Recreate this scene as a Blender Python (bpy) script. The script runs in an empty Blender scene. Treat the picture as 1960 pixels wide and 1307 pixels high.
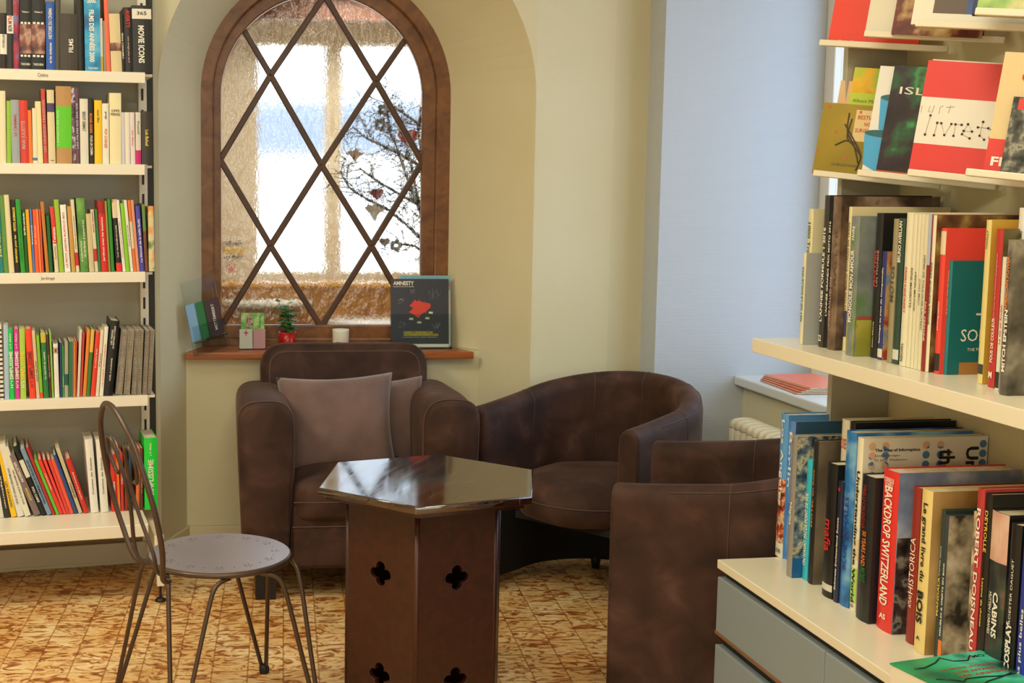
import bpy, bmesh, math, random
from mathutils import Vector, Matrix, noise
random.seed(7)
SC = bpy.context.scene
COL = SC.collection
V = Vector
PI = math.pi

# ------------------------------------------------------------------ camera
FPX, PITCH, ROLL, SX, SY, CH = 2526.6, .11155, .0078, -305.0, -28.7, 1.45
CX, CY = 980 + SX, 653.5 + SY
_cp, _sp = math.cos(PITCH), math.sin(PITCH)
FW = V((0, _cp, -_sp)); _up = V((0, _sp, _cp)); _rt = V((1, 0, 0))
RR = math.cos(ROLL) * _rt + math.sin(ROLL) * _up
UU = -math.sin(ROLL) * _rt + math.cos(ROLL) * _up
EYE = V((0, 0, CH))
cam_data = bpy.data.cameras.new('camera')
cam = bpy.data.objects.new('camera', cam_data)
COL.objects.link(cam)
cam.matrix_world = Matrix(((RR.x, UU.x, -FW.x, EYE.x), (RR.y, UU.y, -FW.y, EYE.y), (RR.z, UU.z, -FW.z, EYE.z), (0, 0, 0, 1)))
cam_data.sensor_width = 36
cam_data.lens = FPX / 1960 * 36
cam_data.shift_x = -SX / 1960
cam_data.shift_y = SY / 1960
cam_data.clip_start = .05
SC.camera = cam

# ------------------------------------------------------------------ exposure, sky, lamps
SC.view_settings.view_transform = 'Standard'
SC.view_settings.look = 'None'
SC.view_settings.gamma = 1
SC.view_settings.exposure = 0.22
SC.cycles.max_bounces = 8
SC.cycles.diffuse_bounces = 4
SC.cycles.glossy_bounces = 4
SC.cycles.transmission_bounces = 8
SC.cycles.transparent_max_bounces = 32
SC.cycles.sample_clamp_indirect = 6
SC.cycles.use_denoising = True
SC.cycles.blur_glossy = 0.3

world = bpy.data.worlds.new('sky'); SC.world = world
world.use_nodes = True
wn = world.node_tree
bgn = wn.nodes['Background']
bgn.inputs['Color'].default_value = (.74, .87, 1, 1)
bgn.inputs['Strength'].default_value = 2.2

def lamp(name, kind, loc, energy, color, size=None, size_y=None, rot=(0, 0, 0), **kw):
    d = bpy.data.lights.new(name, kind); d.energy = energy; d.color = color
    if size is not None and kind == 'AREA':
        d.size = size
        if size_y: d.shape = 'RECTANGLE'; d.size_y = size_y
    for k, v in kw.items(): setattr(d, k, v)
    o = bpy.data.objects.new(name, d); o.location = loc; o.rotation_euler = rot
    COL.objects.link(o)
    return o
WARM = (1.0, .95, .73)
lamp('ceiling_lamp', 'AREA', (-2.0, 2.7, 2.84), 44, WARM, .7, .7)
lamp('ceiling_lamp', 'AREA', (.3, 1.5, 2.84), 27, WARM, .7, .7)
lamp('ceiling_lamp', 'AREA', (-.7, 3.3, 2.84), 9, WARM, .6, .6)
lamp('ceiling_lamp', 'AREA', (-.5, -.6, 2.84), 34, (1.0, .95, .76), .9, .9)
# unseen fill light added behind the camera to brighten what faces it
lamp('rear_fill_light', 'AREA', (-.2, -2.78, 1.5), 34, (1, .96, .87), 2.6, 1.9, rot=(math.radians(90), 0, 0))
lamp('porch_fill_light', 'AREA', (.1, 5.95, 2.28), 9, (1, .93, .80), .5, .3)  # unseen fill light, added to brighten the porch interior
# the sun stands high behind the building and lights the street
sun = lamp('sun', 'SUN', (0, -4, 9), 5.0, (1, .97, .92)); sun.rotation_euler = V((.45, .40, -.80)).to_track_quat('-Z', 'Y').to_euler()
sun.data.angle = math.radians(.6)

# ------------------------------------------------------------------ pixel helpers: where the tape measure would go
def ray(x, y): return FW + RR * ((x - CX) / FPX) - UU * ((y - CY) / FPX)
def at_z(x, y, z): d = ray(x, y); return EYE + d * ((z - CH) / d.z)
def at_y(x, y, Y): d = ray(x, y); return EYE + d * (Y / d.y)
def at_plane(x, y, P, n): d = ray(x, y); return EYE + d * ((P - EYE).dot(n) / d.dot(n))
def to_px(P):
    v = P - EYE; d = v.dot(FW); return CX + FPX * v.dot(RR) / d, CY - FPX * v.dot(UU) / d
def bisect(f, lo, hi):
    fl = f(lo)
    for _ in range(40):
        m = (lo + hi) / 2; fm = f(m)
        if (fm > 0) == (fl > 0): lo, fl = m, fm
        else: hi = m
    return (lo + hi) / 2

# ------------------------------------------------------------------ colours and materials
def lin(c):
    if isinstance(c, str):
        c = c.lstrip('#'); c = [int(c[i:i + 2], 16) / 255 for i in (0, 2, 4)]
        c = [v / 12.92 if v <= .04045 else ((v + .055) / 1.055) ** 2.4 for v in c]
    return (c[0], c[1], c[2], 1)
MATS = {}
def mat(name, color, rough=.5, metal=0, spec=.5, **kw):
    key = (name, str(color), rough, metal, spec, str(kw))
    if key in MATS: return MATS[key]
    m = bpy.data.materials.new(name); m.use_nodes = True
    b = m.node_tree.nodes['Principled BSDF']
    b.inputs['Base Color'].default_value = lin(color)
    b.inputs['Roughness'].default_value = rough
    b.inputs['Metallic'].default_value = metal
    b.inputs['Specular IOR Level'].default_value = spec
    for k, v in kw.items(): b.inputs[k.replace('_', ' ')].default_value = v
    MATS[key] = m
    return m
class NT:
    def __init__(s, m): s.t = m.node_tree; s.b = s.t.nodes['Principled BSDF']
    def n(s, kind, **kw):
        x = s.t.nodes.new(kind)
        for k, v in kw.items():
            if k.startswith('i_'): x.inputs[k[2:].replace('_', ' ')].default_value = v
            else: setattr(x, k, v)
        return x
    def l(s, a, ao, b, bi): s.t.links.new(a.outputs[ao], b.inputs[bi])
    def coords(s, scale=(1, 1, 1), rot=(0, 0, 0), kind='Object'):
        tc = s.n('ShaderNodeTexCoord'); mp = s.n('ShaderNodeMapping')
        mp.inputs['Scale'].default_value = scale; mp.inputs['Rotation'].default_value = rot
        s.l(tc, kind, mp, 'Vector'); return mp
    def ramp(s, stops, interp='LINEAR'):
        r = s.n('ShaderNodeValToRGB'); cr = r.color_ramp; cr.interpolation = interp
        while len(cr.elements) > 1: cr.elements.remove(cr.elements[-1])
        cr.elements[0].position = stops[0][0]; cr.elements[0].color = lin(stops[0][1])
        for p, c in stops[1:]:
            e = cr.elements.new(p); e.color = lin(c)
        return r
    def bump(s, src, out, strength=.2, dist=.01):
        b = s.n('ShaderNodeBump'); b.inputs['Strength'].default_value = strength; b.inputs['Distance'].default_value = dist
        s.l(src, out, b, 'Height'); s.l(b, 'Normal', s.b, 'Normal'); return b
def noise_mat(name, stops, scale=5, detail=4, rough=.6, coords=(1, 1, 1), bump=0, dist=.005, distort=0, spec=.5, interp='LINEAR', **kw):
    m = mat(name + '_', stops[0][1], rough, 0, spec, **kw).copy(); m.name = name
    t = NT(m); mp = t.coords(coords)
    n = t.n('ShaderNodeTexNoise', i_Scale=scale, i_Detail=detail, i_Distortion=distort)
    t.l(mp, 'Vector', n, 'Vector')
    r = t.ramp(stops, interp); t.l(n, 'Fac', r, 'Fac'); t.l(r, 'Color', t.b, 'Base Color')
    if bump: t.bump(n, 'Fac', bump, dist)
    return m

M_wall = noise_mat('cream_plaster', [(.3, '#d8d0ae'), (.7, '#dcd5b6')], 3, 3, .85, bump=.05, dist=.004, spec=.2)
M_base = mat('baseboard_paint', '#d6cba9', .45)
M_white = mat('white_paint', '#e6e2d6', .4)
M_shelf = mat('white_enamel', '#e8e0cc', .35)
M_lam = mat('cream_laminate', '#e2dac2', .25)
M_panelgrey = mat('grey_panel', '#a9a592', .45)
M_drawer = mat('grey_drawer', '#869298', .38)
M_black = mat('black_gap', '#141312', .5)
M_paper = noise_mat('page_block', [(.4, '#d8d0b8'), (.6, '#c9c0a4')], 60, 2, .8, (1, 1, 1))
M_chrome = mat('chrome', '#c8c8c8', .15, 1)
M_rubber = mat('black_rubber', '#101010', .6)

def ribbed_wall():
    m = mat('ribbed_wallpaper', '#bfc6cf', .8, 0, .25); t = NT(m)  # blue cast of the window daylight is partly put into this base colour
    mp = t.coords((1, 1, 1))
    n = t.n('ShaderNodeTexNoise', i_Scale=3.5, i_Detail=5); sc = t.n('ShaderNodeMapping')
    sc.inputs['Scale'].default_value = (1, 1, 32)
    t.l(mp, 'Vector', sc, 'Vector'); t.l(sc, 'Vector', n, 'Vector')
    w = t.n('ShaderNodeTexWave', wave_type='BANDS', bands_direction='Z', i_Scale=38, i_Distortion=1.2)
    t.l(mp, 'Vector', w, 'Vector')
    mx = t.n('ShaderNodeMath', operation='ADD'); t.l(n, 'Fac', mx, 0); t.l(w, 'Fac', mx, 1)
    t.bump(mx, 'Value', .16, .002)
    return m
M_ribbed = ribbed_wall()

def floor_material():
    m = mat('patterned_vinyl', '#b98b4d', .42, 0, .45); t = NT(m)
    mp = t.coords((1, 1, 1), (0, 0, math.radians(-3)))
    st = t.n('ShaderNodeMapping'); st.inputs['Scale'].default_value = (.8, 1.35, 1)
    t.l(mp, 'Vector', st, 'Vector')
    # one offset for each tile, so the marbling breaks at the joints
    sn = t.n('ShaderNodeVectorMath', operation='SNAP'); sn.inputs[1].default_value = (.105, .105, .105)
    t.l(mp, 'Vector', sn, 0)
    wn_ = t.n('ShaderNodeTexWhiteNoise'); t.l(sn, 'Vector', wn_, 'Vector')
    ad = t.n('ShaderNodeVectorMath', operation='ADD'); sc = t.n('ShaderNodeVectorMath', operation='SCALE'); sc.inputs['Scale'].default_value = .35
    t.l(wn_, 'Color', sc, 0); t.l(st, 'Vector', ad, 0); t.l(sc, 'Vector', ad, 1)
    n = t.n('ShaderNodeTexNoise', i_Scale=15, i_Detail=5, i_Roughness=.58, i_Distortion=2.2)
    t.l(ad, 'Vector', n, 'Vector')
    r = t.ramp([(.36, '#935a32'), (.44, '#bd8654'), (.49, '#e8c48c'), (.62, '#f2dcae'), (.8, '#f6e8c8')])
    t.l(n, 'Fac', r, 'Fac')
    n2 = t.n('ShaderNodeTexNoise', i_Scale=4, i_Detail=2); t.l(mp, 'Vector', n2, 'Vector')
    r2 = t.ramp([(.35, '#ecc888'), (.65, '#fffcf4')]); t.l(n2, 'Fac', r2, 'Fac')
    mu = t.n('ShaderNodeMix', data_type='RGBA', blend_type='MULTIPLY'); mu.inputs[0].default_value = .75
    t.t.links.new(r.outputs['Color'], mu.inputs[6]); t.t.links.new(r2.outputs['Color'], mu.inputs[7])
    br = t.n('ShaderNodeTexBrick', offset=0.0, squash=1.0)
    br.inputs['Color1'].default_value = (1, 1, 1, 1); br.inputs['Color2'].default_value = (.9, .88, .84, 1)
    br.inputs['Mortar'].default_value = (.52, .36, .2, 1)
    br.inputs['Scale'].default_value = 1; br.inputs['Brick Width'].default_value = .105
    br.inputs['Row Height'].default_value = .105; br.inputs['Mortar Size'].default_value = .0035
    br.inputs['Mortar Smooth'].default_value = .6
    t.l(mp, 'Vector', br, 'Vector')
    m2 = t.n('ShaderNodeMix', data_type='RGBA', blend_type='MULTIPLY'); m2.inputs[0].default_value = .8
    t.t.links.new(mu.outputs[2], m2.inputs[6]); t.l(br, 'Color', m2, 7)
    t.t.links.new(m2.outputs[2], t.b.inputs['Base Color'])
    t.bump(n, 'Fac', .12, .002)
    return m
M_floor = floor_material()

def wood(name, c1, c2, rough=.35, scale=(1, 1, 14), sc=5, spec=.5, coat=0):
    m = mat(name + '_', c1, rough, 0, spec).copy(); m.name = name; t = NT(m); mp = t.coords(scale)
    n = t.n('ShaderNodeTexNoise', i_Scale=sc, i_Detail=6, i_Roughness=.6, i_Distortion=.6); t.l(mp, 'Vector', n, 'Vector')
    r = t.ramp([(.3, c1), (.7, c2)]); t.l(n, 'Fac', r, 'Fac'); t.l(r, 'Color', t.b, 'Base Color')
    if coat: t.b.inputs['Coat Weight'].default_value = coat; t.b.inputs['Coat Roughness'].default_value = .08
    t.bump(n, 'Fac', .08, .002)
    return m
M_frame = wood('brown_window_wood', '#5e3518', '#8a5a2a', .38, (3, 3, 1.2), 5)
M_bar = wood('dark_lattice_wood', '#3e2412', '#55341c', .4, (2, 2, 2), 6)
M_sill = wood('orange_sill_wood', '#8e4a20', '#b3662e', .28, (1.2, 14, 8), 4)
M_table = wood('dark_table_wood', '#2a0f08', '#401a0d', .42, (9, 9, .8), 4)

TBROT = math.radians(22)
def tabletop_material():
    m = mat('glossy_tabletop', '#1d0f0b', .12, 0, .6); t = NT(m); mp = t.coords((1, 1, 1), (0, 0, TBROT))
    w = t.n('ShaderNodeTexNoise', i_Scale=4, i_Detail=6, i_Roughness=.6); st = t.n('ShaderNodeMapping'); st.inputs['Scale'].default_value = (9, .8, 1)
    t.l(mp, 'Vector', st, 'Vector'); t.l(st, 'Vector', w, 'Vector')
    r = t.ramp([(.35, '#180a07'), (.65, '#38190f')]); t.l(w, 'Fac', r, 'Fac')
    # worn scratches along the boards
    br = t.n('ShaderNodeTexBrick', offset=.37); br.inputs['Scale'].default_value = 1
    br.inputs['Color1'].default_value = (0, 0, 0, 1); br.inputs['Color2'].default_value = (0, 0, 0, 1); br.inputs['Mortar'].default_value = (1, 1, 1, 1)
    br.inputs['Brick Width'].default_value = .071; br.inputs['Row Height'].default_value = 2.0; br.inputs['Mortar Size'].default_value = .0006
    t.l(mp, 'Vector', br, 'Vector')
    n3 = t.n('ShaderNodeTexNoise', i_Scale=14, i_Detail=3); t.l(mp, 'Vector', n3, 'Vector')
    th = t.ramp([(.5, (0, 0, 0)), (.6, (.6, .6, .6))]); t.l(n3, 'Fac', th, 'Fac')
    ml = t.n('ShaderNodeMath', operation='MULTIPLY'); t.l(br, 'Color', ml, 0); t.l(th, 'Color', ml, 1)
    mx = t.n('ShaderNodeMix', data_type='RGBA'); t.l(ml, 'Value', mx, 0)
    t.t.links.new(r.outputs['Color'], mx.inputs[6]); mx.inputs[7].default_value = lin('#a08a70')
    t.t.links.new(mx.outputs[2], t.b.inputs['Base Color'])
    rr = t.ramp([(.35, (.05, .05, .05)), (.75, (.14, .14, .14))]); t.l(w, 'Fac', rr, 'Fac'); t.l(rr, 'Color', t.b, 'Roughness')
    t.b.inputs['IOR'].default_value = 1.9
    t.bump(w, 'Fac', .03, .0005)
    return m
M_top = tabletop_material()

def suede():
    m = noise_mat('brown_suede', [(.3, '#2a1912'), (.5, '#3c261d'), (.64, '#4a3128'), (.8, '#604640')], 9, 8, .72, distort=.5, bump=.12, dist=.004, spec=.3)
    b = m.node_tree.nodes['Principled BSDF']
    b.inputs['Sheen Weight'].default_value = .2; b.inputs['Sheen Roughness'].default_value = .35
    b.inputs['Sheen Tint'].default_value = lin('#c7a596')
    return m
M_suede = suede()
M_seam = mat('pale_stitching', '#5c463c', .7)
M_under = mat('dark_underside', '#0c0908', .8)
M_cushion = noise_mat('taupe_linen', [(.3, '#67524e'), (.7, '#7c645f')], 9, 5, .85, bump=.15, dist=.004, spec=.2)
M_cushion.node_tree.nodes['Principled BSDF'].inputs['Sheen Weight'].default_value = .3
M_foot = mat('black_wood_foot', '#120c09', .5)
M_metalrod = mat('bronze_rod', '#55463d', .4, .6)
M_seat = mat('lilac_grey_enamel', '#8f8790', .3, .35)

# ------------------------------------------------------------------ mesh helpers
def tag(o, label=None, cat=None, group=None, kind=None):
    if label: o['label'] = label
    if cat: o['category'] = cat
    if group: o['group'] = group
    if kind: o['kind'] = kind
    return o
def empty(name, M=None, label=None, cat=None, group=None):
    o = bpy.data.objects.new(name, None); COL.objects.link(o); o.empty_display_size = .05
    if M is not None: o.matrix_world = M if isinstance(M, Matrix) else Matrix.Translation(M)
    return tag(o, label, cat, group)
def link(name, me, m, parent=None, M=None, smooth=False):
    """geometry in the parent's own frame (or world when top level)"""
    o = bpy.data.objects.new(name, me); COL.objects.link(o)
    if parent is not None: o.parent = parent
    if M is not None: o.matrix_local = M
    if m is not None:
        if len(me.materials): me.materials.clear()
        for x in (m if isinstance(m, (list, tuple)) else [m]): me.materials.append(x)
    if smooth:
        for p in me.polygons: p.use_smooth = True
    return o
class MB:
    def __init__(s): s.b = bmesh.new()
    def box(s, c, size, M=None, bevel=0, seg=2, mi=0):
        r = bmesh.ops.create_cube(s.b, size=1)
        vs = r['verts']
        bmesh.ops.scale(s.b, vec=size, verts=vs); bmesh.ops.translate(s.b, vec=c, verts=vs)
        if bevel:
            es = list({e for v in vs for e in v.link_edges})
            rr = bmesh.ops.bevel(s.b, geom=es, offset=bevel, segments=seg, affect='EDGES', profile=.5)
            vs = list({v for f in rr['faces'] for v in f.verts} | {v for v in vs if v.is_valid})
        if M is not None: bmesh.ops.transform(s.b, matrix=M, verts=vs)
        if mi:
            for f in {f for v in vs for f in v.link_faces}: f.material_index = mi
        return vs
    def face(s, pts, mi=0):
        f = s.b.faces.new([s.b.verts.new(p) for p in pts]); f.material_index = mi; return f
    def prism(s, pts, vec, mi=0):
        a = [s.b.verts.new(p) for p in pts]; b = [s.b.verts.new(V(p) + V(vec)) for p in pts]
        n = len(a); fs = [s.b.faces.new(a[::-1]), s.b.faces.new(b)]
        for i in range(n): fs.append(s.b.faces.new((a[i], a[(i + 1) % n], b[(i + 1) % n], b[i])))
        for f in fs: f.material_index = mi
    def tube(s, pts, r, n=8, closed=False, mi=0):
        pts = [V(p) for p in pts]; N = len(pts)
        rs = r if isinstance(r, (list, tuple)) else [r] * N
        rings = []; up = None
        for i, p in enumerate(pts):
            if closed: t = pts[(i + 1) % N] - pts[i - 1]
            else: t = pts[min(i + 1, N - 1)] - pts[max(i - 1, 0)]
            if t.length < 1e-9: t = V((0, 0, 1))
            t.normalize()
            if up is None: up = t.orthogonal().normalized()
            up = (up - t * up.dot(t))
            if up.length < 1e-6: up = t.orthogonal()
            up.normalize(); w = t.cross(up)
            rings.append([s.b.verts.new(p + (up * math.cos(2 * PI * k / n) + w * math.sin(2 * PI * k / n)) * rs[i]) for k in range(n)])
        for i in range(N if closed else N - 1):
            a, b = rings[i], rings[(i + 1) % N]
            for k in range(n):
                f = s.b.faces.new((a[k], a[(k + 1) % n], b[(k + 1) % n], b[k])); f.material_index = mi; f.smooth = True
        if not closed:
            s.b.faces.new(rings[0][::-1]); s.b.faces.new(rings[-1])
    def lathe(s, prof, n=32, c=(0, 0, 0), mi=0):
        c = V(c); rings = []
        for r, z in prof:
            rings.append([s.b.verts.new(c + V((r * math.cos(2 * PI * k / n), r * math.sin(2 * PI * k / n), z))) for k in range(n)] if r > 1e-6 else [s.b.verts.new(c + V((0, 0, z)))])
        for a, b in zip(rings, rings[1:]):
            for k in range(n):
                k2 = (k + 1) % n
                if len(a) == 1: q = (a[0], b[k], b[k2])
                elif len(b) == 1: q = (a[k], a[k2], b[0])
                else: q = (a[k], a[k2], b[k2], b[k])
                try: f = s.b.faces.new(q)
                except ValueError: continue
                f.material_index = mi; f.smooth = True
    def grid(s, fn, nu, nv, closed_u=False, mi=0, smooth=True):
        vs = [[s.b.verts.new(fn(i / nu, j / nv)) for j in range(nv + 1)] for i in range(nu if closed_u else nu + 1)]
        for i in range(nu):
            for j in range(nv):
                i2 = (i + 1) % len(vs)
                f = s.b.faces.new((vs[i][j], vs[i2][j], vs[i2][j + 1], vs[i][j + 1])); f.material_index = mi; f.smooth = smooth
        return vs
    def build(s, name, m, parent=None, M=None, smooth=False, recalc=True, merge=0):
        if merge: bmesh.ops.remove_doubles(s.b, verts=s.b.verts, dist=merge)
        if recalc: bmesh.ops.recalc_face_normals(s.b, faces=s.b.faces)
        me = bpy.data.meshes.new(name); s.b.to_mesh(me); s.b.free()
        return link(name, me, m, parent, M, smooth)
def bevel_mod(o, w, seg=3, ang=35):
    md = o.modifiers.new('bevel', 'BEVEL'); md.width = w; md.segments = seg; md.limit_method = 'ANGLE'; md.angle_limit = math.radians(ang)
    for p in o.data.polygons: p.use_smooth = True
    md.harden_normals = False
    w_ = o.modifiers.new('wn', 'WEIGHTED_NORMAL'); w_.keep_sharp = False
    return o
def subsurf(o, lv=2):
    md = o.modifiers.new('sub', 'SUBSURF'); md.levels = lv; md.render_levels = lv
    for p in o.data.polygons: p.use_smooth = True
    return o
def frame_matrix(o, x, y, z):
    x, y, z = V(x), V(y), V(z)
    return Matrix(((x.x, y.x, z.x, o[0]), (x.y, y.y, z.y, o[1]), (x.z, y.z, z.z, o[2]), (0, 0, 0, 1)))
def flat(name, outer, holes, thick, m, parent=None, M=None, bevel=0):
    """2D outline (x,y) with holes, extruded to a plate centred on z=0"""
    cu = bpy.data.curves.new(name, 'CURVE'); cu.dimensions = '2D'; cu.fill_mode = 'BOTH'; cu.extrude = max(thick / 2 - bevel, 1e-5)
    cu.bevel_depth = bevel; cu.bevel_resolution = 1
    for loop in [outer] + list(holes):
        sp = cu.splines.new('POLY'); sp.points.add(len(loop) - 1); sp.use_cyclic_u = True
        for p, q in zip(sp.points, loop): p.co = (q[0], q[1], 0, 1)
    tmp = bpy.data.objects.new('tmp', cu)
    me = bpy.data.meshes.new_from_object(tmp)
    bpy.data.objects.remove(tmp); bpy.data.curves.remove(cu)
    me.name = name
    return link(name, me, m, parent, M)
def text_mesh(body, w, h, bold=.0, fit=True):
    cu = bpy.data.curves.new('t', 'FONT'); cu.body = body; cu.size = 1; cu.offset = bold; cu.extrude = 0; cu.resolution_u = 2
    cu.align_x = 'LEFT'
    tmp = bpy.data.objects.new('tmp', cu)
    me = bpy.data.meshes.new_from_object(tmp)
    bpy.data.objects.remove(tmp); bpy.data.curves.remove(cu)
    if len(me.vertices) == 0: return me
    xs = [v.co.x for v in me.vertices]; ys = [v.co.y for v in me.vertices]
    x0, x1, y0, y1 = min(xs), max(xs), min(ys), max(ys)
    sx = w / max(x1 - x0, 1e-6); sy = h / max(y1 - y0, 1e-6)
    if not fit: sx = sy = min(sx, sy)
    for v in me.vertices:
        v.co.x = (v.co.x - (x0 + x1) / 2) * sx; v.co.y = (v.co.y - (y0 + y1) / 2) * sy; v.co.z = 0
    return me
INK = {'k': '#15130f', 'w': '#efe9da', 'r': '#c4231a', 'y': '#ecd24a', 'g': '#1c6a2a', 'b': '#2a3f8c', 'd': '#57503f', 'o': '#d9782a', 'p': '#c9a7a0', 'c': '#a9c7d6', 'm': '#8c1d1a'}
def text(parent, body, w, h, M, ink='k', name='title', bold=.015, fit=True):
    me = text_mesh(body, w, h, bold, fit)
    return link(name, me, mat('ink_' + ink, INK[ink], .5), parent, M)

# ------------------------------------------------------------------ plan of the room
A3 = math.radians(4.5)
D3 = V((math.cos(A3), math.sin(A3), 0)); N3 = V((math.sin(A3), -math.cos(A3), 0))      # window wall, N3 towards the room
_q = at_y(623.5, 400, 5.33); F0 = V((_q.x, _q.y, 0))                                      # window axis on the casing plane
A1 = .262; D1 = V((math.cos(A1), math.sin(A1), 0)); N1 = V((math.sin(A1), -math.cos(A1), 0))
A2 = 1.7245; D2 = V((math.cos(A2), math.sin(A2), 0)); N2 = V((-math.sin(A2), math.cos(A2), 0))
ZV = V((0, 0, 1))
ZS = .775                                                                                 # window sill height
def wall_px(x, y, off):                                                                   # (s, z) on a plane parallel to the window wall
    P = at_plane(x, y, F0 + N3 * off, N3); return ((P - F0).dot(D3), P.z)
def arch(cx, zc, r, zb, n=40, rx=None):
    rx = rx or r
    pts = [(cx - rx, zb)] + [(cx - rx * math.cos(PI * i / n), zc + r * math.sin(PI * i / n)) for i in range(n + 1)] + [(cx + rx, zb)]
    return pts
MW = frame_matrix(F0, D3, ZV, N3)       # local x along wall, local y up, local z to the room

def struct(o): o['kind'] = 'structure'; return o
ZC = 2.95
fl = MB(); fl.box((0, 1.6, -.06), (9, 9.6, .12)); struct(fl.build('floor', M_floor))
c_ = MB(); c_.box((0, 1.3, ZC + .05), (9, 9.0, .1)); struct(c_.build('ceiling', M_white))

# front plane of the niche (offset .40 from the casing plane)
OFF = .40
sL, _ = wall_px(305, 500, OFF); sR, _ = wall_px(1019, 500, OFF)
NCX = (sL + sR) / 2; NR = (sR - sL) / 2
_, NZ = wall_px(662, 182, OFF)
g_l, g_t = wall_px(384, 177, 0); g_r, _ = wall_px(863, 177, 0)
FCX = (g_l + g_r) / 2; FR = (g_r - g_l) / 2; FZ = g_t
_, FB = wall_px(620, 663, 0)
FB = ZS
# niche lining: from the casing outline to the wall face
inner = arch(FCX, FZ, FR, FB, 40); outer_ = arch(NCX, NZ, NR, FB, 40)
lin_ = MB()
for i in range(len(inner) - 1):
    pts = [MW @ V((inner[i][0], inner[i][1], 0)), MW @ V((inner[i + 1][0], inner[i + 1][1], 0)), MW @ V((outer_[i + 1][0], outer_[i + 1][1], OFF)), MW @ V((outer_[i][0], outer_[i][1], OFF))]
    f = lin_.face(pts)
lw = .16       # lower wall stands this far in front of the casing plane
def mixp(a, b, t): return a + (b - a) * t
iL = V((inner[0][0], 0)); iR = V((inner[-1][0], 0))
tL = lw / OFF
sl = mixp(inner[0][0], outer_[0][0], tL); sr = mixp(inner[-1][0], outer_[-1][0], tL)
lin_.face([MW @ V((outer_[0][0], ZS, OFF)), MW @ V((sl, ZS, lw)), MW @ V((sl, 0, lw)), MW @ V((outer_[0][0], 0, OFF))])
lin_.face([MW @ V((outer_[-1][0], ZS, OFF)), MW @ V((sr, ZS, lw)), MW @ V((sr, 0, lw)), MW @ V((outer_[-1][0], 0, OFF))])
o = lin_.build('wall_niche', M_wall, merge=.0005); struct(o)
for p in o.data.polygons: p.use_smooth = False
b_ = MB(); b_.box(((sl + sr) / 2, ZS / 2 - .001, (lw + 0) / 2 - .02), (sr - sl + .1, ZS - .002, lw + .04), MW)
struct(b_.build('wall_under_window', M_wall))
# wall face around the arch
MF = MW @ Matrix.Translation((0, 0, OFF - .001))
face_in = arch(NCX, NZ, NR, 0, 40)
face = [(NCX - NR - .001, 0)] + [(p[0], p[1]) for p in face_in[1:-1]] + [(NCX + NR + .001, 0)]
fm = MB()
for i in range(len(face_in) - 1):
    a, b2 = face_in[i], face_in[i + 1]
    if i == 0 or i == len(face_in) - 2: continue
    fm.face([MF @ V((a[0], a[1], 0)), MF @ V((b2[0], b2[1], 0)), MF @ V((b2[0], ZC, 0)), MF @ V((a[0], ZC, 0))])
struct(fm.build('wall_above_niche', M_wall))
PL = MF @ V((NCX - NR, 0, 0)); PR = MF @ V((NCX + NR, 0, 0))
def wall(name, a, b, z0=0, z1=ZC, m=None, thick=.08, inward=None):
    a, b = V((a[0], a[1], 0)), V((b[0], b[1], 0)); d = (b - a).normalized(); n = V((d.y, -d.x, 0))
    mid = (a + b) / 2
    if n.dot(V((inward[0], inward[1], 0)) - mid) > 0: n = -n      # thickness goes outward
    w = MB(); w.prism([a + ZV * z0, b + ZV * z0, b + ZV * z1, a + ZV * z1], n * thick)
    return struct(w.build(name, m or M_wall))
CEN = (0, 2)
PLL = PL - D1 * 3.0
wall('wall_left_of_niche', PL, PLL, inward=CEN)
Q1 = at_y(1170, 400, 5.07); Q2 = at_y(1310, 400, 5.2)
wall('wall_right_of_niche', PR, Q1, inward=CEN)
wall('wall_recess', Q1, Q2, inward=CEN)
R0 = at_y(1264, 360, 4.98); DB = -N2 * 1.0       # the ribbed wall, square to the right-hand wall
DBW = V((math.cos(A2 - PI / 2), math.sin(A2 - PI / 2), 0))
def blue(s, z=0): return V((R0.x, R0.y, z)) + DBW * s
O2 = at_z(1373, 1070, .535)
def W2(u, v, z=0): return V((O2.x, O2.y, 0)) - D2 * u - N2 * v + ZV * z      # u toward the camera, v into the unit
def loc2(P): d = P - O2; return -d.dot(D2), -d.dot(N2)
# corner of the right-hand wall on the ribbed wall
cr = at_plane(1424, 718, blue(0), V((-DBW.y, DBW.x, 0))); SZ2 = cr.z
uC, vC = loc2(cr)
gl = at_plane(1552, 700, blue(0), V((-DBW.y, DBW.x, 0))); _, vG = loc2(gl)
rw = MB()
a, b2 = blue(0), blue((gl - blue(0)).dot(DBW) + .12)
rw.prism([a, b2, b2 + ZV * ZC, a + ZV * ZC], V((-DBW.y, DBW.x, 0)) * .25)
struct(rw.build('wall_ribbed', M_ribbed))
# right-hand wall with its window opening
uE = 3.4 + uC; WZ1 = 2.45; uW = uC + 1.55
def wbox(name, u0, u1, v0, v1, z0, z1, m, parent=None, bev=0):
    w = MB(); MM = frame_matrix(V((O2.x, O2.y, 0)), -D2, -N2, ZV)
    w.box(((u0 + u1) / 2, (v0 + v1) / 2, (z0 + z1) / 2), (abs(u1 - u0), abs(v1 - v0), abs(z1 - z0)), MM, bevel=bev)
    return w.build(name, m, parent)
for (nm, u0, u1, z0, z1) in (('wall_right_below_window', uC, uW, 0, SZ2 - .03), ('wall_right_above_window', uC, uW, WZ1, ZC), ('wall_right', uW, uW + 4.6, 0, ZC)):
    struct(wbox(nm, u0, u1, vC, vG + .1, z0, z1, M_wall))
# far wall behind the camera and the left-hand wall
BW = W2(uW + 4.6, vC)
wall('wall_back', (-4.4, -2.9), (BW.x + 1.4, -2.9), inward=CEN)
wall('wall_left', PLL, (-4.2, -2.9), inward=CEN)

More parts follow.
